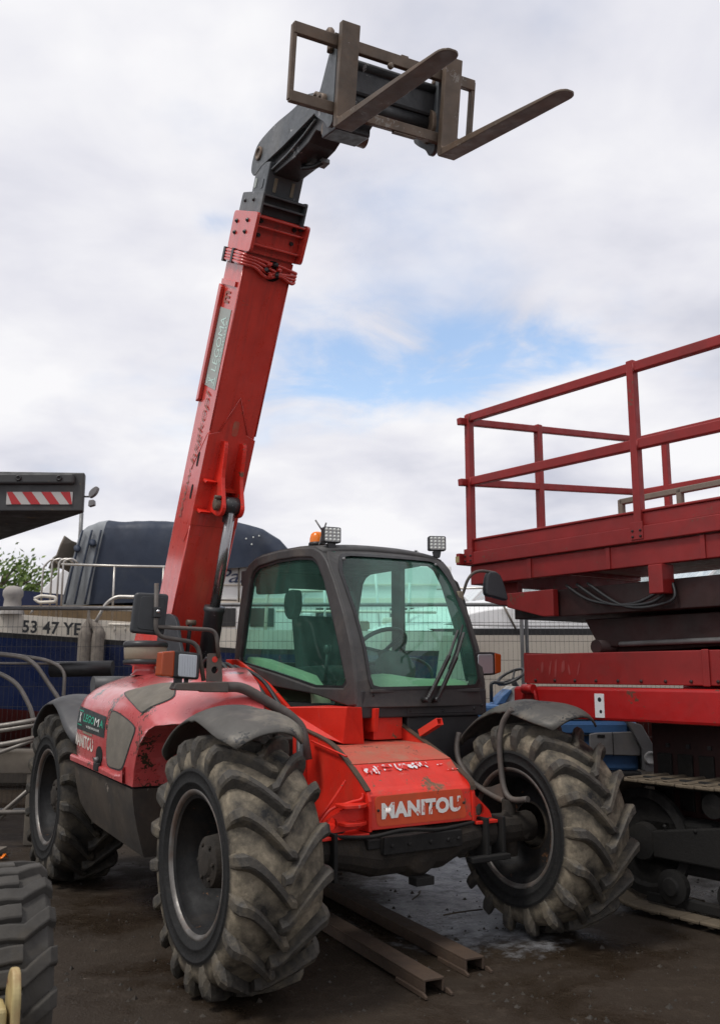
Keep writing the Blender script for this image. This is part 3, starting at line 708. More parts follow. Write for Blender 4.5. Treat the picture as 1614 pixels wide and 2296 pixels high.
lettering('VERHUUR', 'sticker_white', stk, bm_fn(2.62,-.068), .33, .028, space=1.5)
lettering('X', 'sticker_white', stk, bm_fn(2.455,-.115), .04, .11)
for s_ in (-.095,-.245): bprism(MB(), [(2.44,s_-.006),(2.51,s_-.006),(2.51,s_+.006),(2.44,s_+.006)], B0l-.0055,B0l-.004).build('sticker_mark','sticker_white',stk)
lettering('m', 'text_brown', boom, bm_fn(3.07,-.14), .09, .10)
# end collar
cp = round_poly([(3.467,-.335),(3.75,-.335),(3.75,.125),(3.467,.108)], .035)
for l0,l1 in ((-.402,-.377),(.004,.028)):
    pl = bprism(MB(), cp, l0, l1).build('collar_plate', 'boom_red', boom, bevel=.004)
    for t_,s_ in ((3.672,-.24),(3.686,-.036),(3.588,-.238),(3.602,-.045)):
        lo = l0 if l0 < -.2 else l1; sg = -1 if l0 < -.2 else 1
        p = BM(t_,s_,lo); MB().lathe([(0,.017),(.006,.017),(.008,.012),(.016,.010),(.018,0)], p, (0,sg,0), 8).build('bolt', 'lamp_black', pl)
for t_, h_ in ((3.725,.10),(3.66,.085),(3.53,.085)):
    bprism(MB(), [(t_-.007,0.002),(t_+.007,0.002),(t_+.007,h_),(t_-.007,h_)], B0l+.001, B1l-.001).build('collar_rib', 'boom_red', boom, bevel=.003)
bprism(MB(), [(3.47,.012),(3.745,.012),(3.745,.028),(3.47,.028)], B0l+.001, B1l-.001).build('collar_rib', 'boom_red', boom)
for l_ in (-.33,-.06):
    for t_ in (3.70,3.60):
        MB().cyl(BM(t_,.028,l_), BM(t_,.05,l_), .016, .014, 8).build('bolt','lamp_black',boom)
# hoses round the boom head
random.seed(11)
for k in range(4):
    t_ = 3.455-.022*k
    pts = [BM(t_+.005,-.37,-.37),BM(t_,-.34,-.402),BM(t_-.004,-.15,-.404),BM(t_-.012,.005,-.396),BM(t_-.018,.034,-.30),BM(t_-.03-.012*k,.045,-.20),BM(t_-.035-.015*((k*2)%3),.05,-.10),BM(t_-.05-.006*k,.045,.0),BM(t_-.055,.035,.03),BM(t_-.06,-.05,.035)]
    MB().tube(smooth_path(pts,5), .0125, 8).build('hose', 'boom_red', boom)
for s_ in (-.34,-.17):
    bprism(MB(), [(3.365,s_-.02),(3.475,s_-.02),(3.475,s_+.02),(3.365,s_+.02)], -.42, -.39).build('hose_clamp', 'black_steel', boom, bevel=.004)
MB().lathe([(0,.075),(.01,.075),(.012,.06),(.02,0)], BM(3.375,.002,-.15), Vector(BM(0,1,0))-Vector(BM(0,0,0)), 20).build('port', 'hole_black', boom)
for k in range(6):
    a = k*1.05; p = Vector(BM(3.385+.035*math.cos(a),.05,-.17+.045*math.sin(a))); q = Vector(BM(3.385+.05*math.cos(a+.4),.075,-.17+.06*math.sin(a+.4)))
    MB().tube([p,q],[.018,.014],8).build('hose_fitting','boom_red' if k%2 else 'black_steel', boom)
# middle section and its collar
mid = bprism(MB(), [(3.3,-.335),(3.80,-.335),(3.80,-.012),(3.3,-.012)], -.352, -.018).build('boom_section', 'head_black', boom, bevel=.008)
for l0,l1 in ((-.366,-.350),(-.020,-.004)):
    pl = bprism(MB(), round_poly([(3.70,-.345),(3.89,-.33),(3.905,.066),(3.70,.066)], .02), l0, l1).build('collar_plate', 'head_black', mid, bevel=.003)
    for t_,s_ in ((3.83,-.25),(3.84,-.09)):
        MB().lathe([(0,.015),(.012,.012),(.014,0)], BM(t_,s_,l0 if l0<-.2 else l1), (0,-1 if l0<-.2 else 1,0), 8).build('bolt','lamp_black',pl)
for t_ in (3.885,3.82):
    bprism(MB(), [(t_-.007,-.01),(t_+.007,-.01),(t_+.007,.062),(t_-.007,.062)], -.349,-.021).build('collar_rib','head_black',mid,bevel=.002)
bprism(MB(), [(3.75,-.01),(3.9,-.01),(3.9,.016),(3.75,.016)], -.349,-.021).build('collar_rib','black_steel',mid)
inner = bprism(MB(), [(3.6,-.25),(4.12,-.25),(4.12,-.012),(3.6,-.012)], -.332, -.048).build('boom_section', 'head_black', boom, bevel=.008)
for s_ in (-.20,-.08):
    bprism(MB(), round_poly([(3.93,s_-.02),(4.0,s_-.02),(4.0,s_+.02),(3.93,s_+.02)],.02), -.337,-.332).build('wear_pad','sticker_grey' if s_<-.1 else 'head_black',inner)
for l_ in (-.26,-.12):
    MB().prism([(3.92,l_-.012),(4.02,l_-.012),(4.02,l_+.012),(3.92,l_+.012)], lambda a,b,t: BM(a,-.012+.006*t,b),0,1).build('wear_pad','cap_dusty',inner)
# cranked boom head
hp = smooth_path([(-1.405,5.165,0),(-1.44,5.225,0),(-1.40,5.32,0),(-1.306,5.385,0),(-1.05,5.39,0),(-.80,5.358,0),(-.56,5.345,0)],4)
hp = [(p.x,p.y) for p in hp]+[(-.42,5.28),(-.36,5.20),(-.46,5.150),(-.70,5.150),(-.94,5.152),(-1.16,5.165),(-1.262,5.168),(-1.36,5.150)]
head = MB()
head.prism(hp, side(-.335,-.318), 0, 1); head.prism(hp, side(-.062,-.045), 0, 1)
head = head.build('boom_head', 'head_black', TH, bevel=.003)
lo = [(-1.36,5.16),(-1.22,5.075),(-1.10,5.052),(-.83,5.025),(-.62,5.035),(-.52,5.07),(-.42,5.0),(-.22,4.935),(-.13,4.97),(-.12,5.10),(-.30,5.27),(-.56,5.32),(-.8,5.33),(-1.05,5.36),(-1.30,5.355),(-1.38,5.26)]
MB().prism(lo, side(-.295,-.085), 0, 1).build('head_box', 'black_steel', head, bevel=.008)
for l0,l1 in ((-.317,-.30),(-.08,-.063)):
    fpts = [(-1.30,5.12),(-1.12,5.085),(-.9,5.08),(-.66,5.10),(-.5,5.13)]
    rows = [[(a,l0,b),(a,l1,b)] for a,b in fpts]
    MB().grid(rows).build('head_flange','head_black',head,thick=.012)
MB().lathe([(0,.052),(.012,.052),(.014,.036),(.004,.034),(.004,0)], (-1.302,-.335,5.288), (0,-1,0), 20).build('pivot_pin', 'fork_steel', head)
MB().lathe([(0,.055),(.05,.055),(.052,.035),(.04,.032),(.04,0)], (-.30,-.30,4.955), (0,-1,0), 20).build('pivot_pin', 'fork_steel', head)
MB().cyl((-.30,-.33,4.955),(-.30,-.05,4.955),.05,.05,16).build('pivot_pin','fork_steel',head)
MB().tube(smooth_path([(-.9,-.19,5.02),(-.8,-.15,4.99),(-.74,-.10,5.02),(-.8,-.06,5.06)]),.018,8).build('hose','black_steel',head)
MB().box((-.80,-.13,4.995),(-.72,-.07,5.03)).build('valve','galv',head,bevel=.004)
# lift cylinder
cyl = MB(); cyl.lathe([(0,.0),(0,.082),(.03,.085),(.05,.074),(.80,.074),(.80,.0)], (-2.262,-.178,2.02), (-.28,0,-1), 24)
cyl = cyl.build('lift_cylinder', 'black_steel', TH)
MB().cyl((-2.02,-.175,2.72),(-2.275,-.178,1.98),.039,.039,20).build('piston_rod', 'rod_steel', cyl)
MB().cyl((-2.035,-.235,2.775),(-2.035,-.115,2.775),.068,.068,20).build('rod_eye', 'black_steel', cyl)
MB().cyl((-2.035,-.175,2.76),(-2.065,-.175,2.65),.05,.045,16).build('rod_eye', 'black_steel', cyl)
cvp = smooth_path([(2.05,.0,0),(2.06,.07,0),(1.98,.105,0),(1.80,.15,0),(1.66,.245,0),(1.60,.285,0),(1.54,.27,0),(1.505,.20,0),(1.50,.08,0),(1.46,.0,0)],3)
for l0,l1 in ((-.268,-.236),(-.115,-.083)):
    bprism(MB(), [(p.x,p.y) for p in cvp], l0, l1).build('clevis_plate', 'red_paint', boom, bevel=.006)
bprism(MB(), [(1.68,.006),(1.70,.006),(1.70,.13),(1.68,.13)], -.236,-.115).build('clevis_web','red_paint',boom)
for t_ in (1.735,1.49): bprism(MB(), [(t_-.012,.006),(t_+.012,.006),(t_+.012,.10),(t_-.012,.075)], B0l+.02, -.268).build('gusset', 'red_paint', boom, bevel=.004)
pn = MB(); pn.lathe([(0,.05),(.03,.05),(.035,.03),(.035,0)], BM(1.6,.2,-.268), (0,-1,0), 18); pn.cyl(BM(1.66,.22,-.27), BM(1.66,.22,-.32), .016,.014,8)
pn.build('pivot_pin', 'fork_steel', boom)
# pivot tower at the rear
for l0,l1 in ((-.42,-.39),(.015,.045)):
    MB().prism(round_poly([(-3.42,1.1),(-2.55,1.1),(-2.50,1.50),(-2.72,1.72),(-2.95,2.02),(-3.25,2.02),(-3.45,1.75)], .08), side(l0,l1), 0, 1).build('pivot_tower', 'red_paint', TH, bevel=.006)
MB().lathe([(0,.045),(.003,.045),(.003,.0)], (-2.72,-.421,1.62), (0,-1,0), 18).build('tower_hole','hole_black',TH)
MB().prism(smooth_poly([(-2.62,1.50),(-2.62,1.82),(-2.52,1.95),(-2.36,1.955),(-2.24,1.90),(-2.16,1.74),(-2.05,1.58),(-2.02,1.50)],3), side(-.50,-.47), 0, 1).build('guard_panel', 'mirror_shell', TH, bevel=.006)
MB().box((-2.3,-.46,1.1),(-1.9,-.05,1.52)).build('valve_block','black_steel',TH,bevel=.01)
for k in range(5):
    l_ = -.38+.07*k
    MB().tube(smooth_path([(-2.05,l_,1.5),(-1.9,l_+.01,1.62-.02*k),(-1.6,l_+.03,1.45),(-1.2,l_+.02,1.22),(-.9,l_+.05,1.15)]),.014,8).build('hose','black_steel',TH)
MB().tube(smooth_path([(-2.35,-.36,1.6),(-2.30,-.37,1.75),(-2.27,-.37,1.88)]),.016,8).build('hose','black_steel',TH)
MB().cyl((-2.27,-.40,1.89),(-2.27,-.33,1.89),.022,.022,10).build('hose_fitting','fork_steel',TH)
MB().prism([(-2.5,1.15),(-1.35,1.15),(-1.30,1.22),(-1.75,1.44),(-2.30,1.62),(-2.5,1.62)], side(.03,.055), 0, 1).build('side_rail','red_paint',TH,bevel=.005)

# --- fork carriage
fo = Vector((.0725,-.07,4.72)); fd = Vector((.979,-.0556,-.1962)).normalized(); flat = Vector((.0632,.9975,.0328)).normalized(); fup = Vector((.1939,-.0446,.98)).normalized()
def FC(a,l,b): return tuple(fo+fd*a+flat*l+fup*b)
car = MB()
def fbox(mb, a0,a1,l0,l1,b0,b1):
    return mb.hexa([FC(a0,l0,b0),FC(a1,l0,b0),FC(a1,l1,b0),FC(a0,l1,b0)],[FC(a0,l0,b1),FC(a1,l0,b1),FC(a1,l1,b1),FC(a0,l1,b1)])
carriage = fbox(MB(), -.055,-.015,-.705,.575,.495,.565).build('fork_carriage', 'fork_steel', TH, bevel=.005)
fbox(MB(), -.055,-.015,-.705,.575,.100,.165).build('rail', 'fork_steel', carriage, bevel=.005)
fbox(MB(), -.05,-.02,.00,.16,.088,.100).build('rail', 'fork_steel', carriage, bevel=.003)
for l0 in (-.712,.552): fbox(MB(), -.058,-.02,l0,l0+.03,.112,.553).build('post', 'fork_steel', carriage, bevel=.004)
for l_ in (-.44,.26,.02): fbox(MB(), -.05,-.02,l_,l_+.05,.565,.575).build('stop','fork_steel',carriage,bevel=.002)
for l_ in (-.42,.335):
    hk = smooth_path([FC(-.12,l_,.50),FC(-.12,l_,.585),FC(-.125,l_,.625),FC(-.15,l_,.64),FC(-.175,l_,.625)],4)
    MB().tube(hk, [.022]*(len(hk)-3)+[.020,.017,.012], 8).build('hook','fork_steel',carriage)
# quick hitch behind the carriage
qp = [(-.06,.06),(-.06,.52),(-.11,.565),(-.16,.53),(-.27,.33),(-.335,.27),(-.335,.20),(-.27,.155),(-.17,.10),(-.12,.04)]
for l0 in (-.405,.325):
    q_ = MB(); vs = round_poly(qp,.03)
    q_.prism(vs, lambda a,b,t: FC(a,l0+.03*t,b), 0, 1)
    q_ = q_.build('hitch_plate', 'head_black', carriage, bevel=.004)
    if l0 < 0:
        for a_,b_,r_ in ((-.275,.265,.05),(-.20,.235,.045)):
            MB().lathe([(0,r_),(.03,r_),(.032,r_*.62),(.022,r_*.58),(.022,0)], FC(a_,l0,b_), -flat, 18).build('pivot_pin','fork_steel',q_)
MB().tube([FC(-.12,-.40,.47),FC(-.12,.34,.47)],.034,14).build('cross_tube','black_steel',carriage)
fbox(MB(), -.17,-.10,-.39,.34,.29,.45).build('cross_plate','black_steel',carriage,bevel=.02)
MB().tube([FC(-.16,-.38,.255),FC(-.16,.34,.255)],.055,18).build('cross_tube','black_steel',carriage)
MB().tube([FC(-.22,-.3,.33),FC(-.22,.25,.33)],.05,14).build('cross_tube','black_steel',carriage)
fbox(MB(), -.30,-.1,-.36,-.12,.05,.17).build('pivot_bracket','black_steel',carriage,bevel=.01)
MB().prism(round_poly([(-.05,.20),(-.06,.30),(-.10,.34),(-.25,.30),(-.28,.22),(-.14,.12)],.03), lambda a,b,t: FC(a,.30+.025*t,b),0,1).build('hitch_plate','fork_steel',carriage,bevel=.004)
MB().lathe([(0,.02),(.015,.02),(.016,0)], FC(-.015,-.06,.475), fd, 10).build('bolt','fork_steel',carriage)
# two pallet forks
for l0 in (-.4285,.3075):
    w = .121; n = 22; rows = []; ln = 1.185
    for i in range(n+1):
        q = i/n; q = 1-(1-q)**1.6; a = .045+(ln-.045)*q; x = max(0,(a-(ln-.075))/.075)
        hw = w/2*(1-.06*max(0,q-.6)/.4); hw *= (max(0,1-(x*.97)**2.6))**.5 if x > 0 else 1
        tk = .046*(1-q)+.018*q; cc = l0+w/2
        rows.append([FC(a,cc-hw,0.0+.004*q),FC(a,cc+hw,.004*q),FC(a,cc+hw,tk),FC(a,cc-hw,tk)])
    mb = MB(); mb.grid(rows, smooth=False, closed_u=True)
    o = len(mb.v)-4; mb.f.append((o,o+1,o+2,o+3)); mb.sm.append(False)
    prof = [(0,.0),(.045,.0),(.045,.626),(0,.626)]
    prof = [(.0,.02),(.02,.0),(.06,.0),(.06,.046),(.045,.06),(.045,.626),(0,.626)]
    mb.prism(prof, lambda a,b,t: FC(a,l0+w*t,b), 0, 1)
    mb.build('pallet_fork', 'fork_steel', carriage, bevel=.004)
# --- engine hood on the right side
def zbot(f):
    P = [(-3,.935),(-2.25,.918),(-.98,.866),(-.955,.95),(-.92,1.03),(-.87,1.11),(-.77,1.19),(-.64,1.225),(-.45,1.24),(-.22,1.25),(.1,1.25)]
    for (a,b),(c,d) in zip(P,P[1:]):
        if f <= c: return b+(d-b)*(f-a)/(c-a)
    return 1.25
HP = [(-1.205,.86),(-1.213,1.0),(-1.213,1.10),(-1.208,1.20),(-1.192,1.285),(-1.155,1.352),(-1.09,1.405),(-.99,1.452),(-.86,1.495),(-.70,1.528),(-.52,1.545),(-.40,1.548)]
def hood_pt(f, s):
    s = max(0,min(len(HP)-1.0001,s)); i = int(s); q = s-i
    l = HP[i][0]+(HP[i+1][0]-HP[i][0])*q; z = HP[i][1]+(HP[i+1][1]-HP[i][1])*q
    zb = zbot(f)
    li = -.40-.26*max(0,min(1,(f+1.25)/.85))
    if l > -1.09: l = -1.09+(l+1.09)*(li+1.09)/.69
    drop = 0
    if f > -1.3: drop = .17*((f+1.3)/.84)**2+(.10*((f+.64)/.18)**2 if f > -.64 else 0)
    z -= drop*min(1,max(0,(z-1.1)/.3))
    if s < 1e-6: z = zb
    if z < zb: z = zb+.001*s
    if f > -.98:  # body tapers in towards the front
        k = (f+.98)/.9; l = l+ .05*k*k
    rear = max(0, (-2.05-f)/.33)
    if rear > 0:
        c_l, c_z = -.80, 1.12
        k = 1-.22*rear**3
        l = c_l+(l-c_l)*(k if l < c_l else 1); z = c_z+(z-c_z)*(k if z > c_z else 1)
    fo_ = f - .22*(z-1.15)*min(1,rear*1.5)
    return (fo_, l, z)
fst = [-2.38,-2.365,-2.33,-2.27,-2.19,-2.1,-1.95,-1.75,-1.5,-1.3,-1.15,-1.05,-.98,-.955,-.92,-.86,-.74,-.64,-.56,-.50,-.46]
NS = 34
mb = MB(); rows = []
for f in fst: rows.append([hood_pt(f, (len(HP)-1)*k/NS) for k in range(NS+1)])
mb.grid(rows)
# rear cap, arch surface towards the wheel, front end
r0 = rows[0]; mb.add(r0+[(r0[0][0]+.02,-.40,r0[0][2])], [tuple(range(len(r0)+1))])
arch = [f for f in fst if f >= -.98]
mb.grid([[hood_pt(f,0),(f,hood_pt(f,99)[1],hood_pt(f,0)[2])] for f in arch], smooth=False)
rl = rows[-1]; mb.add(rl+[(rl[0][0],rl[-1][1],rl[0][2])], [tuple(range(len(rl)+1))])
hood = mb.build('engine_hood', 'hood_red', TH, bevel=.028, seg=4)
def hood_patch(name, mat, corners, off, parent=hood, nu=14, nv=10, shrink=0.0):
    A,B,Cc,D = corners; rows = []
    cf = sum(c[0] for c in corners)/4; cs = sum(c[1] for c in corners)/4
    A,B,Cc,D = [(cf+(c[0]-cf)*(1-shrink), cs+(c[1]-cs)*(1-shrink)) for c in corners]
    for i in range(nv+1):
        v = i/nv; row = []
        for j in range(nu+1):
            u = j/nu
            uu, vv = u*2-1, v*2-1         # superellipse rounding of the outline
            f0 = (A[0]*(1-u)+B[0]*u)*(1-v)+(D[0]*(1-u)+Cc[0]*u)*v; s0 = (A[1]*(1-u)+B[1]*u)*(1-v)+(D[1]*(1-u)+Cc[1]*u)*v
            k = 1-.10*(uu*uu*vv*vv)**2
            f0 = cf+(f0-cf)*k; s0 = cs+(s0-cs)*k
            p = Vector(hood_pt(f0,s0)); du = Vector(hood_pt(f0+.01,s0))-p; dv = Vector(hood_pt(f0,s0+.05))-p
            n = du.cross(dv).normalized()
            if n.y > 0 and abs(n.y) > .3: n = -n
            if n.z < 0 and abs(n.y) <= .3: n = -n
            row.append(p+n*off)
        rows.append(row)
    m = MB(); m.grid(rows); return m.build(name, mat, parent)
G2 = [(-1.47,4.05),(-.94,3.15),(-1.14,.62),(-1.47,.62)]
hood_patch('grille_rim', 'panel_black', G2, .002, shrink=-.05); hood_patch('side_grille', 'mesh_dusty', G2, .004)
G1 = [(-1.52,5.7),(-1.02,7.55),(-.79,6.6),(-.93,4.2)]
hood_patch('grille_rim', 'panel_black', G1, .002, shrink=-.05); hood_patch('top_grille', 'mesh_dusty', G1, .004)
# lower lip of the side panel and lock recess
MB().prism([(-2.22,.925),(-1.50,.895),(-1.30,.885),(-1.22,.90),(-1.12,.905),(-1.0,.868),(-.985,.862),(-2.22,.912)], lambda a,b,t: (a,-1.225+.02*t,b), 0, 1)
mb = MB()
rws = []
for f,zt in [(-2.24,.965),(-2.0,.957),(-1.7,.945),(-1.45,.932),(-1.25,.918),(-1.14,.925),(-1.10,.97)]:
    zb_ = zbot(f)+.001; rws.append([(f,-1.206,zb_),(f,-1.228,zb_+.006),(f,-1.230,zt-.014),(f,-1.224,zt-.003),(f,-1.210,zt)])
mb.grid(rws, smooth=False); mb.build('hood_lip', 'hood_red', hood)
lock = MB().prism(arc(-1.62,1.0,.055,0,360,20)[:-1], lambda a,b,t: (-1.62+(a+1.62)*1.25,-1.2145-.002*t,1.0+(b-1.0)*1.0), 0, 1).build('latch_recess', 'hole_black', hood)
MB().box((-1.66,-1.24,.905),(-1.57,-1.216,.955)).build('latch', 'lamp_black', hood, bevel=.006)
MB().cyl((-1.615,-1.245,.965),(-1.615,-1.218,.975),.022,.018,10).build('latch', 'galv', hood)
# company decal
def dl(a,b,off=.0): # a,b 0..1 on the decal
    f = -2.19+.655*a; z = (1.14+(1.11-1.14)*a)*(1-b)+(1.290+(1.240-1.290)*a)*b
    # find the body surface at that height
    lo_, hi_ = 1.0, 5.0
    for _ in range(18):
        m_ = (lo_+hi_)/2
        if hood_pt(f,m_)[2] < z: lo_ = m_
        else: hi_ = m_
    p = hood_pt(f,lo_); return (p[0], p[1]-.003-off, p[2])
mb = MB(); mb.grid([[dl(i/10,j/6) for i in range(11)] for j in range(7)]); decal = mb.build('company_decal', 'decal_dark', hood)
lettering('LEGO', 'decal_green', decal, lambda a,b: dl(.26+a,.42+b,.003), .38, .36)
lettering('A', 'decal_green', decal, lambda a,b: dl(.83+a,.42+b,.003), .12, .36)
lettering('M', 'decal_white', decal, lambda a,b: dl(.66+a,.42+b,.0045), .15, .36, bold=False)
lettering('VERHUUR', 'decal_white', decal, lambda a,b: dl(.38+a,.18+b,.003), .46, .11, space=1.5)
lettering('X', 'decal_white', decal, lambda a,b: dl(.10+a,.34+b,.003), .07, .44)
for b0 in (.82,.20):
    mb = MB(); mb.grid([[dl(.05+.17*i/4,b0+.05*j,.003) for i in range(5)] for j in range(2)]); mb.build('decal_mark','decal_green',decal)
def hl(a,b):
    f = -2.20+.44*a; z = (1.035-.030*a)+.085*b
    for s_ in range(0,60):
        if hood_pt(f,.2+s_*.06)[2] >= z: break
    p = hood_pt(f,.2+s_*.06); return (f, p[1]-.003, z)
lettering('MANITOU', 'letter_white_hood', hood, lambda a,b: hl(a,b*.98), 1.0, 1.0)
mb = MB(); mb.grid([[hl(.42+.5*i/4,1.12+.16*j) for i in range(5)] for j in range(2)]); mb.build('faded_strip','cap_dusty',hood)
# mushroom air pre-cleaner
ac = MB().lathe([(0,.10),(.02,.075),(.06,.07),(.075,.12)], (-2.02,-.80,1.50), (0,0,1), 24).build('air_intake_neck', 'hood_red', TH)
MB().lathe([(0,.0),(0,.148),(.012,.152),(.028,.152),(.034,.146)], (-2.02,-.80,1.572), (0,0,1), 32).build('precleaner_base', 'lamp_black', ac)
MB().lathe([(.0,.140),(.01,.146),(.085,.150),(.092,.145)], (-2.02,-.80,1.606), (0,0,1), 32).build('precleaner_bowl', 'cap_dusty', ac)
MB().lathe([(.0,.154),(.012,.157),(.028,.155),(.042,.14),(.048,.0)], (-2.02,-.80,1.694), (0,0,1), 32).build('precleaner_lid', 'lamp_black', ac)
MB().tube(smooth_path([(-2.2,-.66,1.545),(-2.0,-.58,1.56),(-1.7,-.5,1.555)]),.012,8).build('cable','cap_dusty',TH)
MB().tube([(-2.75,-.55,1.42),(-2.75,-.95,1.42)],.07,16).build('exhaust_silencer','fender_dark',TH)
# lower side panel
mb = MB()
tp = [(-2.22,-1.205,.905),(-.985,-1.205,.852)]; 
def lp(f,k): # k 0 top .. 1 bottom
    zt = .905+(.852-.905)*((f+2.22)/1.235); zb_ = .545+(.47-.545)*((f+2.22)/1.235)
    return (f, -1.203+.085*k**1.5, zt+(zb_-zt)*k)
rows = []
for i in range(13):
    f = -2.22+1.235*i/12; c_ = 1.0 if i > 1 else (.72 if i == 0 else .90)
    rows.append([lp(f,c_*k/8) for k in range(9)])
mb.grid(rows)
mb.grid([[lp(-.985,k/8) for k in range(9)],[(-.985,-.30,lp(-.985,k/8)[2]) for k in range(9)]], smooth=False)
mb.grid([[lp(-2.22+1.235*i/12,1.0 if i>1 else (.72 if i==0 else .90)) for i in range(13)],[(-2.22+1.235*i/12,-.30,.50) for i in range(13)]], smooth=False)
mb.grid([[lp(-2.22,.72*k/8) for k in range(9)],[(-2.22,-.30,lp(-2.22,.72*k/8)[2]) for k in range(9)]], smooth=False)
mb.build('lower_panel', 'dirty_panel', TH)
MB().prism([(-2.21,.893),(-.99,.842),(-.99,.854),(-2.21,.906)], lambda a,b,t: (a,-1.19+.1*t,b),0,1).build('seam','hole_black',TH)

# --- fenders
def fender(f0, l0, a0, a1, mat, dip):
    mb = MB(); rows = []
    for i in range(25):
        q = i/24; a = R(a0+(a1-a0)*q); row = []
        for j in range(13):
            v = j/12*2-1            # -1 outer .. +1 inner
            r = .672+.068*(1-abs(v)**2.4)
            if dip and v*dip < -.55 and q > .5: r -= .022*math.sin(math.pi*min(1,(q-.5)/.45))*((v*-dip)-.55)/.45
            r += .012*math.sin(q*7+v*2)*(q>.55)
            hw = .225*(1-.25*max(0,(q-.82)/.18)**2-.2*max(0,(.1-q)/.1)**2)
            row.append((f0+r*math.cos(a), l0+v*hw, .61+r*math.sin(a)))
        rows.append(row)
    mb.grid(rows); return mb.build('fender', mat, TH, thick=.012)
fender(0, -1.005, 139, 57, 'fender_plastic', 1)
fender(0, 1.005, 139, 60, 'fender_plastic', 1)
fender(-WB, -1.005, 146, 38, 'fender_dark', 0)
fender(-WB, 1.005, 146, 38, 'fender_dark', 0)
for s in (1,-1):
    p1 = smooth_path([(-.505,s*.80,1.13),(-.49,s*.77,1.04),(-.45,s*.76,.95),(-.34,s*.76,.85),(-.26,s*.76,.815),(-.12,s*.76,.775),(-.02,s*.75,.76)],5)
    p2 = smooth_path([(.03,s*.79,1.30),(-.03,s*.77,1.22),(-.055,s*.76,1.10),(-.05,s*.76,.95),(-.02,s*.76,.82),(.05,s*.76,.775),(.17,s*.77,.79)],5)
    MB().tube(p1, .018, 10).build('fender_stay', 'pipe_grey', TH); MB().tube(p2, .018, 10).build('fender_stay', 'pipe_grey', TH)
    MB().prism([(-.26,.81),(-.14,.83),(-.05,.86),(-.03,.78),(-.02,.745),(-.14,.765)], lambda a,b,t: (a,s*.76-.004+.008*t,b), 0, 1).build('stay_plate', 'pipe_grey', TH)

# --- lights and mirrors on the right
hl_ = MB().prism(round_poly([(-1.236,1.495),(-1.228,1.625),(-1.15,1.636),(-1.006,1.620),(-1.012,1.475),(-1.15,1.487)], .02), lambda a,b,t: (-.60+.10*t,a,b), 0, 1).build('headlight', 'lamp_black', TH, bevel=.010)
MB().prism(round_poly([(-1.140,1.494),(-1.138,1.618),(-1.028,1.610),(-1.032,1.486)], .012), lambda a,b,t: (-.502+.008*t,a,b), 0, 1).build('lens', 'lens_clear', hl_, bevel=.004)
for k in range(7): MB().bar((-.4935,-1.130+.015*k,1.500),(-.4935,-1.130+.015*k,1.606),.004,.003,up=(0,1,0)).build('lens_rib','lens_clear',hl_)
MB().prism(round_poly([(-1.240,1.497),(-1.232,1.626),(-1.160,1.634),(-1.164,1.490)], .012), lambda a,b,t: (-.585+.095*t,a,b), 0, 1).build('indicator', 'amber', hl_, bevel=.012)
MB().box((-.56,-1.14,1.45),(-.53,-1.10,1.49)).build('lamp_foot', 'lamp_black', hl_); MB().box((-.56,-1.08,1.455),(-.54,-1.06,1.485)).build('lamp_foot', 'lamp_black', hl_)
MB().prism([(-1.166,1.428),(-1.150,1.460),(-.838,1.465),(-.838,1.405),(-.985,1.408),(-1.0,1.414),(-1.15,1.420)], lambda a,b,t: (-.56+.07*t,a,b), 0, 1).build('light_bar', 'pipe_grey', TH, bevel=.006)
mb = MB(); ring_frame(mb, [(-.972,1.465),(-.874,1.465),(-.886,1.622),(-.968,1.622)], [(-.923+a,1.53+b) for a,b in arc(0,0,.02,0,360,20)[:-1]], lambda a,b,t: (-.505+.008*t,a,b), 0, 1, 40); mb.build('light_bracket', 'pipe_grey', TH)
MB().lathe([(0,.021),(.001,.0)], (-.512,-.923,1.53), (1,0,0), 16).build('bracket_hole','hole_black',TH)
MB().lathe([(0,.017),(.001,.0)], (-.4955,-.925,1.588), (1,0,0), 16).build('bracket_hole','red_paint',TH)
MB().tube(round_path([(-.53,-.86,1.435),(-.53,-.74,1.435),(-.50,-.58,1.345),(-.47,-.46,1.27),(-.45,-.39,1.20),(-.42,-.37,1.02)], .09), .030, 12).build('support_pipe', 'pipe_grey', TH)
mt = MB(); mt.tube(round_path([(-.52,-1.272,2.00),(-.52,-1.265,1.71),(-.52,-1.02,1.68),(-.52,-.978,1.47)], .06), .0125, 10)
mt.tube(round_path([(-.52,-1.258,1.762),(-.50,-.92,1.752),(-.49,-.905,1.60)], .05), .0115, 10)
mt = mt.build('mirror_arm', 'pipe_grey', TH)
mir = MB().prism(round_poly([(-1.380,1.730),(-1.362,1.952),(-1.190,1.946),(-1.208,1.715)], .022), lambda a,b,t: (-.60+.035*t+(a+1.28)*.35,a,b), 0, 1).build('mirror', 'mirror_shell', TH, bevel=.012, seg=3)
MB().prism(round_poly([(-1.350,1.752),(-1.336,1.932),(-1.212,1.926),(-1.228,1.738)], .02), lambda a,b,t: (-.566+.006*t+(a+1.28)*.35,a,b), 0, 1).build('mirror_back', 'mirror_shell', mir, bevel=.004)
MB().box((-.535,-1.285,1.81),(-.50,-1.245,1.87)).build('mirror_clamp', 'lamp_black', mir, bevel=.006)
MB().lathe([(0,.011),(.008,.009),(.01,0)], (-.50,-1.265,1.845), (1,0,0), 8).build('bolt','chrome',mir)
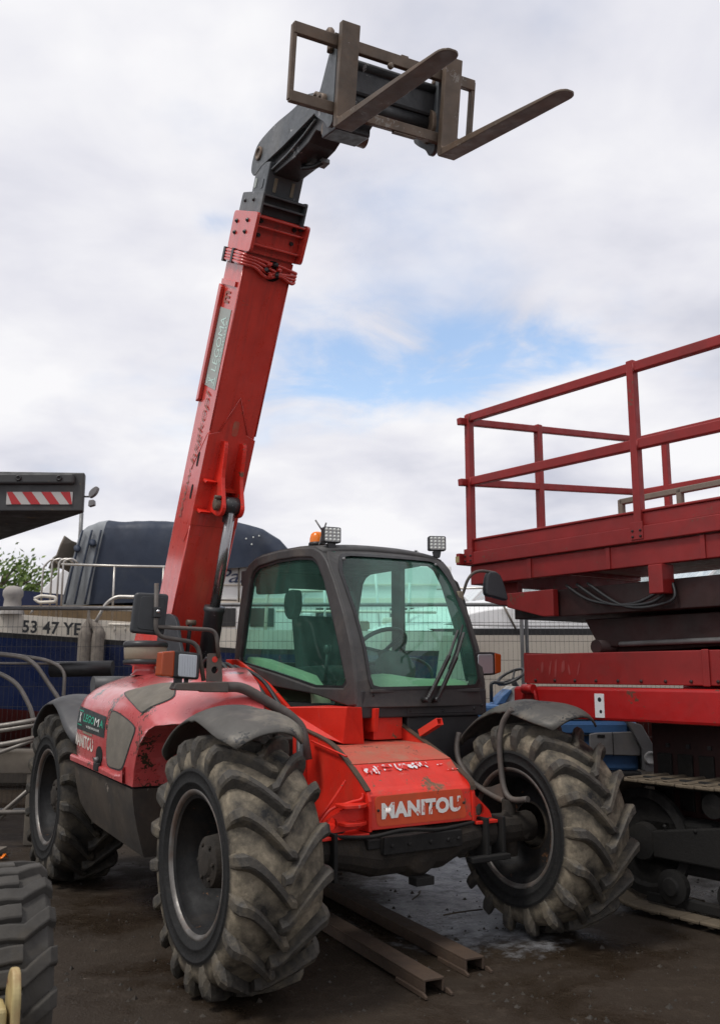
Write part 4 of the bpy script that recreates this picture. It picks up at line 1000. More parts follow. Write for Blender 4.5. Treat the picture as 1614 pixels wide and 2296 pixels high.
# --- lights and mirror on the left
hl2 = MB().prism(round_poly([(1.035,1.495),(1.035,1.655),(1.20,1.657),(1.262,1.645),(1.256,1.515),(1.20,1.500)], .02), lambda a,b,t: (-.74+.13*t,a,b), 0, 1).build('headlight', 'lamp_black', TH, bevel=.010)
MB().prism(round_poly([(1.055,1.507),(1.055,1.640),(1.190,1.643),(1.190,1.510)], .015), lambda a,b,t: (-.612+.008*t,a,b), 0, 1).build('lens', 'lens_clear', hl2, bevel=.004)
MB().prism(round_poly([(1.205,1.505),(1.205,1.652),(1.268,1.643),(1.262,1.517)], .012), lambda a,b,t: (-.725+.118*t,a,b), 0, 1).build('indicator', 'amber', hl2, bevel=.010)
MB().box((-.70,1.10,1.43),(-.66,1.14,1.50)).build('lamp_foot', 'lamp_black', hl2)
MB().tube(smooth_path([(-.86,1.10,2.02),(-.82,1.11,2.08),(-.78,1.115,2.16),(-.755,1.15,2.215),(-.74,1.22,2.235),(-.72,1.33,2.225)]), .011, 10).build('mirror_arm', 'pipe_grey', TH)
MB().box((-.86,1.06,2.02),(-.81,1.105,2.09)).build('mirror_bracket','cap_dusty',TH,bevel=.006)
MB().prism([(-.98,2.22),(-.88,2.16),(-.80,2.02),(-.76,1.90),(-.80,1.88),(-.90,2.05)], side(1.102,1.112), 0, 1).build('mirror_bracket','lamp_black',TH,bevel=.003)
MB().prism(smooth_poly([(1.24,2.07),(1.25,2.19),(1.28,2.23),(1.35,2.21),(1.395,2.08),(1.40,2.03),(1.36,2.035),(1.30,2.05)],3), lambda a,b,t: (-.76+.05*t+(a-1.26)*.25,a,b), 0, 1).build('mirror', 'mirror_shell', TH, bevel=.01)

# --- cab
FZ = [(1.0,-.60),(1.30,-.580),(1.47,-.588),(1.67,-.635),(1.90,-.735),(2.117,-.86),(2.27,-.965),(2.33,-1.03),(2.385,-1.15)]
def fz(z):
    for (a,b),(c,d) in zip(FZ,FZ[1:]):
        if z <= c: return b+(d-b)*(z-a)/(c-a)
    return FZ[-1][1]
LC0, LC1 = .06, 1.10
so_ = [(-2.41,1.48),(-2.412,1.60),(-2.366,1.90),(-2.272,2.262),(-2.20,2.345),(-2.08,2.385),(-1.961,2.397),(-1.681,2.402),(-1.362,2.392),(-1.146,2.368),(-1.04,2.325),(-.965,2.262),(-.86,2.11),(-.735,1.89),(-.640,1.67),(-.592,1.47),(-.585,1.302),(-.64,1.302),(-1.128,1.374),(-2.214,1.452)]
si_ = [(-2.325,1.605),(-2.255,1.86),(-2.145,2.25),(-2.09,2.30),(-2.011,2.322),(-1.70,2.336),(-1.379,2.326),(-1.17,2.302),(-1.095,2.262),(-1.0,2.135),(-.838,1.78),(-.70,1.44),(-.72,1.418),(-1.121,1.418),(-1.67,1.505),(-2.28,1.59)]
cabf = MB(); ring_frame(cabf, so_, si_, lambda a,b,t: (a,LC0+.055*t,b), 0, 1, 120)
cab = cabf.build('cab', 'cab_grey', TH, bevel=.012, seg=3)
seal = MB(); c_ = Vector((-1.55,1.88)); ring_frame(seal, [tuple(c_+(Vector(p)-c_)*1.004) for p in si_], [tuple(c_+(Vector(p)-c_)*.965) for p in si_], lambda a,b,t: (a,LC0+.015+.02*t,b), 0, 1, 120)
seal.build('window_seal', 'lamp_black', cab)
MB().add([(q.x,LC0+.028,q.y) for q in [c_+(Vector(p)-c_)*.985 for p in si_]], [tuple(range(len(si_)))]).build('side_window', 'glass_green', cab)
# left side with door
lf = MB(); ring_frame(lf, so_, [(a,b) if b > 1.65 else (a,b) for a,b in si_], lambda a,b,t: (a,LC1-.05+.05*t,b), 0, 1, 120); lf.build('door_frame', 'cab_grey', cab)
MB().add([(q.x,LC1-.026,q.y) for q in [c_+(Vector(p)-c_)*.99 for p in si_]], [tuple(range(len(si_)))]).build('door_window', 'glass_rear', cab)
MB().prism([(-1.64,1.42),(-1.52,1.42),(-1.52,2.36),(-1.64,2.36)], side(LC1-.06,LC1-.004), 0, 1).build('door_pillar', 'cab_grey', cab, bevel=.01)
# roof
mb = MB(); rows = []
tops = [(-2.272,2.262),(-2.20,2.345),(-2.08,2.385),(-1.961,2.397),(-1.681,2.402),(-1.362,2.392),(-1.146,2.368),(-1.04,2.325)]
for f,z in tops: rows.append([(f,LC0+.02+(LC1-LC0-.04)*j/12,z-.004+.035*(1-abs(j/6-1)**2.5)) for j in range(13)])
mb.grid(rows); mb.build('roof', 'cab_grey', cab, thick=.03)
MB().box((-2.1,.14,2.30),(-1.2,1.02,2.325)).build('headliner', 'panel_black', cab, bevel=.01)
# windscreen on the curved front
def wsf(a,b,t): return (fz(b)+.012*t+.05*math.sin(math.pi*max(0,min(1,(a-LC0)/(LC1-LC0)))), a, b)
wo = [(LC0+.005,1.30),(LC1-.005,1.30),(LC1-.005,1.6),(LC1-.01,2.26),(LC1-.06,2.355),(LC0+.06,2.355),(LC0+.01,2.26),(LC0+.005,1.6)]
wi = round_poly([(.150,1.412),(1.035,1.422),(1.045,2.18),(.985,2.325),(.185,2.318),(.120,2.20)], .05)
mb = MB(); ring_frame(mb, wo, wi, lambda a,b,t: wsf(a,b,-3.0+3.2*t), 0, 1, 96); mb.build('windscreen_frame', 'cab_grey', cab, bevel=.006)
cw = Vector((.59,1.87)); mb = MB(); ring_frame(mb, [tuple(cw+(Vector(p)-cw)*1.012) for p in wi], [tuple(cw+(Vector(p)-cw)*.968) for p in wi], lambda a,b,t: wsf(a,b,.3+.6*t), 0, 1, 96); mb.build('window_seal', 'lamp_black', cab)
mb = MB(); rows = []
for i in range(19):
    z = 1.40+.935*i/18; rows.append([wsf(.11+.945*j/14, z, -.6) for j in range(15)])
mb.grid(rows); mb.build('windscreen', 'glass_green', cab)
for a,b in ((.185,2.275),(.965,2.285)):
    p = wsf(a,b,1.0); MB().lathe([(0,.012),(.006,.011),(.01,.007),(.011,0)], p, (.75,0,.6), 12).build('bolt', 'galv', cab)
# cab lower front and body below
mb = MB(); mb.box((-.66,.09,1.235),(-.572,1.095,1.408)); mb.build('front_panel', 'panel_black', cab, bevel=.01)
MB().box((-.574,.44,1.255),(-.566,1.0,1.40)).build('access_cover', 'panel_black', cab, bevel=.003)
MB().box((-.574,.15,1.30),(-.567,.425,1.405)).build('access_cover', 'panel_black', cab, bevel=.003)
MB().box((-.572,.155,1.392),(-.545,.425,1.412)).build('trim_strip', 'cab_grey', cab, bevel=.004); MB().box((-.572,.78,1.39),(-.545,1.02,1.412)).build('trim_strip', 'cab_grey', cab, bevel=.004)
for a,b in ((.175,1.375),(.41,1.375),(.46,1.38),(.46,1.275),(.72,1.27),(.98,1.28),(1.05,1.30)):
    MB().lathe([(0,.010),(.005,.008),(.007,0)], (-.566,a,b), (1,0,0), 8).build('bolt', 'lamp_black', cab)
MB().box((-2.3,.44,.60),(-.66,1.09,1.30)).build('cab_body', 'panel_black', cab, bevel=.02)
MB().box((-.66,.46,.70),(-.60,1.05,1.235)).build('bulkhead', 'panel_black', cab, bevel=.01)
mb = MB(); mb.box((-2.40,.08,1.44),(-2.34,1.08,1.60)); mb.box((-2.36,.08,2.2),(-2.24,1.08,2.32))
mb.build('rear_panel', 'cab_grey', cab, bevel=.01)
MB().add([(-2.37,.1,1.6),(-2.37,1.06,1.6),(-2.28,1.06,2.22),(-2.28,.1,2.22)],[(0,1,2,3)]).build('rear_window','glass_rear',cab)
# cab interior
MB().box((-2.35,.12,1.28),(-.68,1.04,1.31)).build('cab_floor', 'seat_dark', cab)
mb = MB(); rows = []
for f,z in [(-.66,1.40),(-.72,1.455),(-.84,1.475),(-.93,1.46),(-.96,1.38),(-.96,1.30)]: rows.append([(f,.13+.90*j/12,z+.035*math.exp(-((j/12-.33)/.22)**2)*(z>1.42)) for j in range(13)])
mb.grid(rows); mb.build('dashboard', 'dash_khaki', cab)
mb = MB(); rows = []
for f,z in [(-1.25,1.31),(-1.28,1.42),(-1.40,1.50),(-1.75,1.56),(-2.1,1.62),(-2.32,1.64)]: rows.append([(f,.125,z-.05),(f,.14,z),(f,.24,z),(f,.28,z-.06),(f,.29,1.31)])
mb.grid(rows); mb.build('side_console', 'dash_khaki', cab, bevel=.01)
MB().lathe([(0,.0),(.0,.135),(.03,.145),(.08,.13),(.12,.09),(.135,0)], (-1.0,.63,1.52), (.55,0,.83), 24).build('instrument_pod', 'seat_dark', cab)
cb_ = [Vector((-1.17,.63,1.70))+Vector((-.62,0,.78)).cross(Vector((0,1,0))).normalized()*.19*math.cos(a)+Vector((0,1,0))*.19*math.sin(a) for a in [2*math.pi*k/28 for k in range(28)]]
sw = MB().tube(cb_, .016, 8, closed=True).build('steering_wheel', 'lamp_black', cab)
for k in (3,11,21): MB().tube([cb_[k],(-1.13,.63,1.66)], .013, 6).build('spoke', 'lamp_black', sw)
MB().cyl((-1.13,.63,1.66),(-.98,.63,1.40),.045,.05,12).build('steering_column', 'seat_dark', cab)
MB().prism(round_poly([(-2.05,1.45),(-1.55,1.45),(-1.52,1.52),(-1.57,1.57),(-2.0,1.56)],.03), side(.40,.86), 0, 1).build('seat_cushion', 'seat_dark', cab, bevel=.03, seg=3)
MB().prism(round_poly([(-2.06,1.54),(-1.95,1.54),(-2.03,1.93),(-2.09,1.97),(-2.14,1.94)],.03), side(.42,.84), 0, 1).build('seat_back', 'seat_dark', cab, bevel=.04, seg=3)
MB().box((-2.0,.48,1.31),(-1.6,.78,1.45)).build('seat_base', 'lamp_black', cab)
MB().cyl((-1.45,.34,1.45),(-1.42,.34,1.66),.014,.012,8).build('joystick', 'lamp_black', cab); MB().lathe([(0,.012),(.02,.028),(.06,.026),(.07,0)], (-1.42,.34,1.65), (0,0,1), 12).build('joystick', 'lamp_black', cab)
MB().prism(round_poly([(.14,2.12),(.40,2.14),(.40,2.29),(.14,2.28)],.03), lambda a,b,t: (-2.2+.06*t,a,b), 0, 1).build('sun_blind', 'seat_dark', cab)
MB().prism(smooth_poly([(-2.02,1.98),(-2.02,2.10),(-1.96,2.14),(-1.86,2.13),(-1.85,2.0),(-1.93,1.92)],3), side(.30,.36), 0, 1).build('headrest_monitor', 'seat_dark', cab)
MB().tube(smooth_path([(-1.75,1.08,1.60),(-1.4,1.075,1.62),(-1.2,1.075,1.56),(-1.15,1.075,1.46)]),.012,8).build('grab_handle','lamp_black',cab)
MB().tube(smooth_path([(-.90,1.085,2.02),(-.86,1.06,1.98),(-.80,1.05,1.75),(-.74,1.05,1.52),(-.73,1.06,1.46)]),.012,8).build('grab_handle','lamp_black',cab)
# a pair of wiper arms
for l0,l1,zt in ((.535,.905,1.80),(.61,.955,1.785)):
    wp = MB(); p0 = Vector(wsf(l0,1.345,4.5)); p1 = Vector(wsf(l1,zt,3.0)); pm = p0.lerp(p1,.62)+Vector((.025,0,0))
    wp.bar(p0, pm, .022, .018); wp.bar(pm, p1, .014, .012); wp.cyl(p0+Vector((-.05,0,0)), p0+Vector((.015,0,0)), .020,.016,10)
    wp = wp.build('wiper_arm', 'lamp_black', cab)
wb_ = [wsf(.985-.045*k, 1.84-.06*k, 1.2) for k in range(6)]
MB().tube(wb_, .007, 6).build('wiper_blade', 'lamp_black', cab)
MB().lathe([(0,.016),(.03,.014),(.032,0)], (-.60,.535,1.345), (1,0,.0), 10).build('wiper_spindle', 'cap_dusty', cab)
# beacon, work lights
bc = MB().lathe([(0,.0),(0,.062),(.022,.062),(.028,.056)], (-1.30,.18,2.402), (0,0,1), 24).build('beacon', 'lamp_black', TH)
MB().lathe([(0,.054),(.03,.053),(.06,.045),(.074,.03),(.080,0)], (-1.30,.18,2.430), (0,0,1), 24).build('beacon_dome', 'beacon_orange', bc)
MB().tube(smooth_path([(-1.28,.22,2.42),(-1.24,.26,2.45),(-1.18,.24,2.44),(-1.12,.21,2.40)]),.006,6).build('cable','lamp_black',bc)
def worklight(f,l,z,yaw):
    e_ = MB(); cs, sn = math.cos(yaw), math.sin(yaw)
    T = lambda a,b,c: (f+a*cs-b*sn, l+a*sn+b*cs, z+c)
    e_.prism(round_poly([(-.066,-.055),(.066,-.055),(.066,.055),(-.066,.055)],.014), lambda a,b,t: T(-.055+.055*t,a,b), 0, 1)
    w_ = e_.build('work_light', 'lamp_black', TH, bevel=.006)
    for r_ in range(4):
        for c in range(4):
            a,b = -.045+.03*c, -.036+.024*r_
            p = T(.001,a,b); MB().lathe([(0,.0115),(.003,.010),(.005,0)], p, (cs,sn,0), 8).build('led','decal_white',w_)
    MB().prism(round_poly([(-.058,-.048),(.058,-.048),(.058,.048),(-.058,.048)],.01), lambda a,b,t: T(-.001+.002*t,a,b), 0, 1).build('lens','led_lens',w_)
    q = MB(); q.prism([(-.03,-.06),(.03,-.06),(.02,-.105),(-.02,-.105)], lambda a,b,t: T(-.05+.04*t,a,b),0,1); q.build('lamp_foot','lamp_black',w_)
    return w_
worklight(-1.07,.172,2.457,-.12); worklight(-1.07,1.075,2.465,-.40)
mb = MB(); mb.tube(smooth_path([(-1.22,.15,2.40),(-1.21,.17,2.48),(-1.19,.19,2.56)]),.006,6); mb.tube([(-1.2,.165,2.50),(-1.24,.13,2.58)],.006,6)
mb.build('antenna','galv',TH)
# ------------------------------------------------------------------ red scissor lift on crawler tracks
LF = empty('scissor_lift', (.89,7.55,0), math.atan2(-.812,.584))
tag(LF, 'dark red crawler scissor lift with railed platform beside the cab', 'scissor lift')
def lbox(name, mat, x0,x1,y0,y1,z0,z1, bevel=.006, parent=None): return MB().box((x0,y0,z0),(x1,y1,z1)).build(name, mat, parent or LF, bevel=bevel)
XE, YE = 3.9, 2.25
plat = lbox('platform', 'lift_red', .0,XE,.02,YE,2.425,2.475)
lbox('deck_beam', 'lift_red', .0,XE,-.035,.018,2.385,2.490, parent=plat); lbox('side_beam', 'lift_red', .03,XE,.0,.06,2.225,2.378, parent=plat)
lbox('toe_board', 'lift_red', .08,XE,.0,.02,2.492,2.585, parent=plat); lbox('toe_board_lip', 'lift_red', .08,XE,-.012,.03,2.586,2.604, parent=plat)
lbox('end_beam', 'lift_red', -.045,.0,-.09,YE,2.39,2.485, parent=plat); lbox('end_beam', 'lift_red', .03,.10,.062,YE,2.225,2.37, parent=plat)
lbox('cap','yellow_pale', -.048,-.005,-.092,-.088,2.41,2.46, parent=plat, bevel=0)
for x in (.05,1.725,3.4): lbox('railing_post', 'lift_red', x-.03,x+.03,-.03,.03,2.47,3.665, parent=plat, bevel=.008)
def lbar(name, p0, p1, w, h, mat='lift_red', bevel=.008): return MB().bar(p0,p1,w,h).build(name, mat, plat, bevel=bevel)
lbar('railing', (.03,0,3.635),(XE,0,3.585),.055,.072); lbar('railing', (.03,0,3.085),(XE,0,3.03),.055,.072)
lbar('railing', (.03,-.10,3.598),(.03,YE,3.795),.05,.06); lbar('railing', (.03,-.10,3.075),(.03,YE,3.262),.05,.06)
lbar('railing_post', (.03,.855,2.45),(.03,.855,3.72),.06,.06); lbar('railing_post', (.03,YE,2.45),(.03,YE,3.83),.06,.06)
lbar('railing', (.03,YE,3.78),(XE,YE,3.74),.055,.07); lbar('railing', (.03,YE,3.25),(XE,YE,3.20),.055,.07)
for x in (.36,1.5,2.7): lbar('railing_post', (x,YE,2.45),(x,YE,3.79),.06,.06)
for p0,p1 in (((.55,1.3,2.98),(1.7,1.3,2.99)),((.56,1.3,2.47),(.56,1.3,3.0)),((1.15,1.3,2.47),(1.15,1.3,3.0))): lbar('tool_rack_bar', p0,p1,.05,.05,'timber')
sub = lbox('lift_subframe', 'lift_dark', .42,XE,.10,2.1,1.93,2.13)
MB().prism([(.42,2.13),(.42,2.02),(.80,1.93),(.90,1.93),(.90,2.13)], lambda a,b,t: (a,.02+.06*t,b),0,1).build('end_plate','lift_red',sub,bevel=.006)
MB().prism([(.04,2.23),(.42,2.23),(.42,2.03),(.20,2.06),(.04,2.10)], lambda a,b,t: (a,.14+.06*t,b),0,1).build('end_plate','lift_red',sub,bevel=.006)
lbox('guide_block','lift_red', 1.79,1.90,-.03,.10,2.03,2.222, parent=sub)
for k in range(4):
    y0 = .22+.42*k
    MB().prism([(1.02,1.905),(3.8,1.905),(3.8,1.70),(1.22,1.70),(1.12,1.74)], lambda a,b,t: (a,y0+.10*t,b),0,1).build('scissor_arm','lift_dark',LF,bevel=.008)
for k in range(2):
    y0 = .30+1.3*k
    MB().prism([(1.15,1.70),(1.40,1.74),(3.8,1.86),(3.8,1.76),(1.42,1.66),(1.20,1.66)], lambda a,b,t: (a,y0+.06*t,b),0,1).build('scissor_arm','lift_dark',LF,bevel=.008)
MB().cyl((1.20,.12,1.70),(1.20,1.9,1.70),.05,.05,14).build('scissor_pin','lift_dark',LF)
MB().tube([(1.35,.2,1.715),(3.6,.2,1.735)],.018,8).build('hydraulic_pipe','galv',LF)
ch = lbox('chassis_box', 'lift_red', .62,XE,.0,2.15,1.435,1.655)
lbox('chassis_rib','lift_red', 2.14,2.19,-.015,-.001,1.43,1.66, parent=ch); lbox('chassis_end','lift_red', .60,.619,.0,2.15,1.44,1.665, parent=ch)
# pale scuffs of worn lettering on the upper box
for k in range(6):
    x = .78+.07*k+random.uniform(-.015,.015); w_ = random.uniform(.010,.026); z0_ = 1.49+random.uniform(-.01,.03); z1_ = 1.60+random.uniform(-.03,.02); sl_ = random.uniform(-.02,.03); MB().prism(smooth_poly([(x,z0_),(x+w_,z0_+.01),(x+w_+sl_*.5,(z0_+z1_)/2),(x+w_*.8+sl_,z1_),(x+sl_,z1_-.01),(x-.004+sl_*.5,(z0_+z1_)/2)],2), lambda a,b,t: (a,-.0006-.001*t,b),0,1).build('scuff','scuff_red',ch)
bt = lbox('outrigger_beam', 'lift_red_bright', .56,XE,-.075,.20,1.195,1.415, bevel=.02)
lbox('outrigger_beam', 'lift_red_bright', .60,XE,1.95,2.2,1.195,1.415, bevel=.02)
lbox('beam_end','lift_red_bright', .55,.559,-.06,.18,1.20,1.40, parent=bt)
stp = lbox('safety_label','boat_white', 1.335,1.415,-.079,-.0755,1.215,1.375, parent=bt, bevel=0)
MB().lathe([(0,.016),(.001,0)], (1.378,-.0795,1.335),(0,-1,0),12).build('label_mark','lettering_black',stp); MB().lathe([(0,.012),(.001,0)], (1.385,-.0795,1.255),(0,-1,0),12).build('label_mark','lettering_black',stp)
MB().tube(round_path([(.66,-.09,1.27),(.70,-.10,1.40),(.79,-.10,1.40),(.82,-.09,1.27)],.03),.013,8).build('tie_down_ring','lift_red_bright',bt)
MB().cyl((.70,-.11,1.40),(.80,-.11,1.40),.035,.035,12).build('tie_down_ring','lift_red_bright',bt)
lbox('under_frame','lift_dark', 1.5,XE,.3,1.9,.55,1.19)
for k in range(14):
    for j in range(2): lbox('bolt','black_steel', 1.62+.16*k,1.645+.16*k,.285,.30,.80+.22*j,.825+.22*j, bevel=0)
# crawler tracks: every shoe a plate of its own
def track(y0, y1, x0, x1):
    zc, r = .44, .40; ln = x1-x0-2*r; per = 2*ln+2*math.pi*r; n = int(per/.137)
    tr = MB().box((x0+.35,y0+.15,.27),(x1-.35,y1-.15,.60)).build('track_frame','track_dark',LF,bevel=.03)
    MB().prism([(x0+.5,.36),(x0+.5,.52),(x0+1.0,.60),(x1-.8,.60),(x1-.5,.52),(x1-.5,.36)], lambda a,b,t: (a,y0+.08+.07*t,b),0,1).build('frame_rail','track_dark',tr,bevel=.01)
    for k in range(9): MB().lathe([(0,.014),(.008,.012),(.01,0)],(x0+.6+.22*k,y0+.08,.56),(0,-1,0),6).build('bolt','track_dark',tr)
    for zz__ in (.075,.79): MB().box((x0+.4,y0+.12,zz__),(x1-.4,y0+.17,zz__+.06)).build('track_chain','track_dark',tr,bevel=.008)
    for k in range(2): MB().lathe([(0,0),(0,.075),(.06,.075),(.07,.03),(.075,0)],(x0+.95+1.0*k,y0+.14,.72),(0,-1,0),14,False).build('carrier_roller','track_dark',tr)
    pm = MB(); pm.box((-.066,y0,-.022),(.066,y1,.0)); pm.prism([(-.03,0),(-.015,.012),(.012,.012),(.03,0)], lambda a,b,t: (a,y0+.01+(y1-y0-.02)*t,b),0,1)
    first = None
    for k in range(n):
        s = per*k/n
        if s < ln: x,z,a = x0+r+s, zc+r, 0
        elif s < ln+math.pi*r: q = (s-ln)/r; x,z,a = x1-r+r*math.sin(q), zc+r*math.cos(q), q
        elif s < 2*ln+math.pi*r: x,z,a = x1-r-(s-ln-math.pi*r), zc-r, math.pi
        else: q = (s-2*ln-math.pi*r)/r; x,z,a = x0+r-r*math.sin(q), zc-r*math.cos(q), math.pi+q
        if first is None: o = pm.build('track_shoe','track_mud',tr,bevel=.006,seg=1); first = o
        else: o = first.copy(); C.objects.link(o)
        o.location = (x,0,z); o.rotation_euler = (random.uniform(-.02,.02),a,random.uniform(-.01,.01))
    for k in range(5):
        x = x0+.62+k*.42
        MB().lathe([(0,.0),(0,.10),(.05,.105),(.06,.06),(.075,.05),(.08,0)], (x,y0+.14,.20),(0,-1,0),18,False).build('track_roller','track_dark',tr)
    for xx in (x0+r,x1-r): MB().lathe([(0,0),(0,.33),(.05,.335),(.06,.28),(.03,.26),(.03,.12),(.09,.11),(.10,0)], (xx,y0+.18,zc),(0,-1,0),22,False).build('idler_wheel','track_dark',tr)
track(-.12,.36,1.22,4.2); track(1.75,2.2,1.22,4.2)
for x in (.05,1.725,3.4):
    MB().box((x-.05,-.042,2.40),(x+.05,-.0355,2.52)).build('post_plate','lift_red',plat,bevel=.003)
    for dx in (-.032,.032):
        for z in (2.42,2.46): MB().lathe([(0,.010),(.006,.009),(.008,0)],(x+dx,-.042,z),(0,-1,0),6).build('bolt','lift_dark',plat)
for x,z in ((.05,3.63),(1.725,3.60),(.05,3.08),(1.725,3.05)): MB().tube([(x+.034,-.028,z-.036),(x+.034,-.028,z+.036)],.006,6).build('weld_seam','lift_red',plat)
for k in range(9): MB().lathe([(0,.012),(.007,.011),(.009,0)],(.72+.19*k,-.001,1.46),(0,-1,0),6).build('bolt','lift_dark',ch)
for k in range(5):
    x = .68+.75*k; MB().box((x,-.012,2.225),(x+.035,-.0005,2.378)).build('stiffener','lift_red',plat,bevel=.003)
for k in range(3):
    MB().tube(smooth_path([(1.0+.1*k,.06,2.15),(1.25+.15*k,.04,2.02-.03*k),(1.6+.15*k,.05,1.98),(1.9,.08,2.1)]),.012,8).build('hose','lamp_black',LF)
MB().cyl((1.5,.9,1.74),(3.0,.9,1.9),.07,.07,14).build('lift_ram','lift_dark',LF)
for k in range(7): MB().box((1.55+.16*k,.28,.62),(1.66+.16*k,.299,.98)).build('radiator_louvre','track_dark',LF,bevel=.006)

# ------------------------------------------------------------------ blue compact tractor behind the lift
TR_ = empty('compact_tractor', (0,0,.166)); TR_.scale = (.89,.89,.89)
TRD = True; tag(TR_, 'blue and grey compact tractor parked behind the red lift', 'tractor')
def B(name, mat, a, b, bevel=.01, parent=None): return MB().box(a,b).build(name, mat, parent or TR_, bevel=bevel)
body = B('bonnet','blue_paint',(2.0,10.0,.50),(2.94,10.7,1.02),.03)
B('bonnet_stripe','blue_paint',(2.10,9.975,.885),(2.83,10.02,.985)); B('bonnet_top','grey_light',(1.75,10.0,1.02),(2.86,10.7,1.06),.02)
MB().prism(round_poly([(2.42,.88),(2.50,.895),(2.87,.905),(2.95,.72),(2.95,.655),(2.42,.67)],.02), lambda a,b,t: (a,9.955+.04*t,b),0,1).build('grille_panel','grey_panel',TR_,bevel=.01)
B('panel_slot','hole_black',(2.50,9.95,.845),(2.58,9.958,.875),.002)
MB().prism(round_poly([(2.80,1.02),(2.96,.98),(3.075,.76),(3.10,.51),(2.97,.50),(2.96,.72),(2.86,.92)],.02), lambda a,b,t: (a,9.90+.5*t,b),0,1).build('front_bumper','grey_panel',TR_,bevel=.015)
MB().lathe([(0,.07),(.012,.068),(.014,.05),(.006,.045),(.006,0)], (3.035,9.90,.64),(0,-1,0),20).build('headlight','grey_light',TR_)
MB().prism(round_poly([(1.50,1.20),(1.58,1.31),(1.66,1.375),(1.80,1.36),(1.86,1.20)],.02), lambda a,b,t: (a,10.1+.5*t,b),0,1).build('cowl','grey_light',TR_,bevel=.02)
MB().prism([(1.46,1.18),(1.53,1.27),(1.62,1.345),(1.64,1.33),(1.56,1.19)], lambda a,b,t: (a,10.08+.54*t,b),0,1).build('cowl_side','blue_paint',TR_,bevel=.01)
B('footplate','blue_paint',(1.2,10.0,.55),(2.0,10.7,1.18),.03)
sc = Vector((1.69,10.45,1.475)); nrm = Vector((-.45,-.25,.85)).normalized(); u_ = nrm.orthogonal().normalized(); v_ = nrm.cross(u_)
sw2 = MB().tube([sc+(u_*math.cos(a)+v_*math.sin(a))*.165 for a in [2*math.pi*k/28 for k in range(28)]], .017, 8, closed=True).build('steering_wheel','lamp_black',TR_)
for a in (0.3,2.4,4.5): MB().tube([sc+(u_*math.cos(a)+v_*math.sin(a))*.16, sc-nrm*.04], .012, 6).build('spoke','lamp_black',sw2)
MB().cyl(sc-nrm*.03, sc-nrm*.20, .03,.04,10).build('steering_column','lamp_black',TR_)
MB().tube(round_path([(1.45,10.35,1.2),(1.45,10.35,1.42),(1.60,10.35,1.40)],.05),.02,8).build('roll_bar','lamp_black',TR_)
for x in (1.35,2.7):
    for y in (9.95,10.75): MB().lathe([(-.09,.12),(-.09,.28),(-.05,.32),(.05,.32),(.09,.28),(.09,.12)], (x,y,.134),(0,1,0),24).build('wheel','tyre_grey',TR_)

for k in range(5): B('grille_slat','lamp_black',(2.05+.07*k,9.992,.60),(2.10+.07*k,9.999,.80),.002)
B('panel_gap','hole_black',(2.66,9.95,.66),(2.665,9.956,.90),0); B('bonnet_seam','lamp_black',(2.0,9.97,.86),(2.83,9.99,.872),.002); B('front_weight','lamp_black',(2.3,9.93,.40),(2.95,10.5,.50),.02)
# ------------------------------------------------------------------ steel channels on the ground in front
def channel(p_end, p_far, label, w=.115, h=.075):
    p0, p1 = Vector((p_end[0],p_end[1],0)), Vector((p_far[0],p_far[1],0)); d = (p1-p0); ln = d.length
    e_ = empty('fork_extension', p0, math.atan2(d.y,d.x)); tag(e_, label, 'steel channel', 'steel channels on the ground')
    MB().box((0,-w/2,h-.012),(ln,w/2,h)).build('top_plate','rusty_channel',e_,bevel=.003)
    for s in (-1,1):
        MB().box((.0,s*(w/2-.006)-.006,.012),(ln,s*(w/2-.006)+.006,h-.0125)).build('side_plate','rusty_channel',e_,bevel=.002)
        MB().prism([(-.05,.0),(-.05,.012),(-.02,.022),(.25,.022),(.25,.0)], lambda a,b,t: (a,s*(w/2+.012)-.007+.014*t,b+.002),0,1).build('end_lip','rusty_channel',e_,bevel=.002)
    return e_
channel((.588,5.04),(-.335,6.97),'rusty steel channel lying under the nose, nearer the right wheel')
channel((.353,4.71),(-.525,6.53),'rusty steel channel lying nearer the left front tyre')

# ------------------------------------------------------------------ skid steer at the left edge
SK = empty('skid_loader', (-1.335,3.60,0), R(27)); tag(SK, 'small loader at the left edge with chevron tyre and pale yellow bracket', 'loader')
mb = MB(); r_, w_ = .405, .155
mb.lathe([(-.14,.22),(-.158,.28),(-.155,.34),(-.13,.372),(0,.382),(.13,.372),(.155,.34),(.158,.28),(.14,.22)], (0,0,.405),(1,0,0),48)
nl = 17
for sd_ in (-1,1):
    for k in range(nl):
        ph0 = 2*math.pi*(k+(.5 if sd_>0 else 0))/nl; rings = []
        for (y,dp,rb,rt) in ((-.045,.0,.372,.405),(.0,.0,.372,.406),(.05,.015,.372,.406),(.09,-.06,.370,.404),(.135,-.14,.362,.399),(.162,-.16,.335,.372),(.162,-.165,.31,.33)):
            ph = ph0+dp
            P = lambda r,w: (sd_*y, -r*math.sin(ph+w/r), .405+r*math.cos(ph+w/r))
            rings.append([P(rb,-.032),P(rt-.004,-.028),P(rt,-.022),P(rt,.022),P(rt-.004,.028),P(rb,.032)])
        mb.grid(rings, smooth=False); o = len(mb.v)-len(rings)*6; mb.f.append(tuple(o+i for i in range(6))); mb.sm.append(False)
wh = MB().lathe([(-.06,0),(-.06,.10),(-.03,.19),(.12,.21),(.14,.225)], (0,0,.405),(1,0,0),32).build('wheel','yellow_pale',SK)
mb.build('tyre','tyre_grey',wh,bevel=.003,seg=1)
MB().box((-.95,-.56,.05),(-.02,-.44,.480)).build('bracket_block','yellow_pale',SK,bevel=.012)
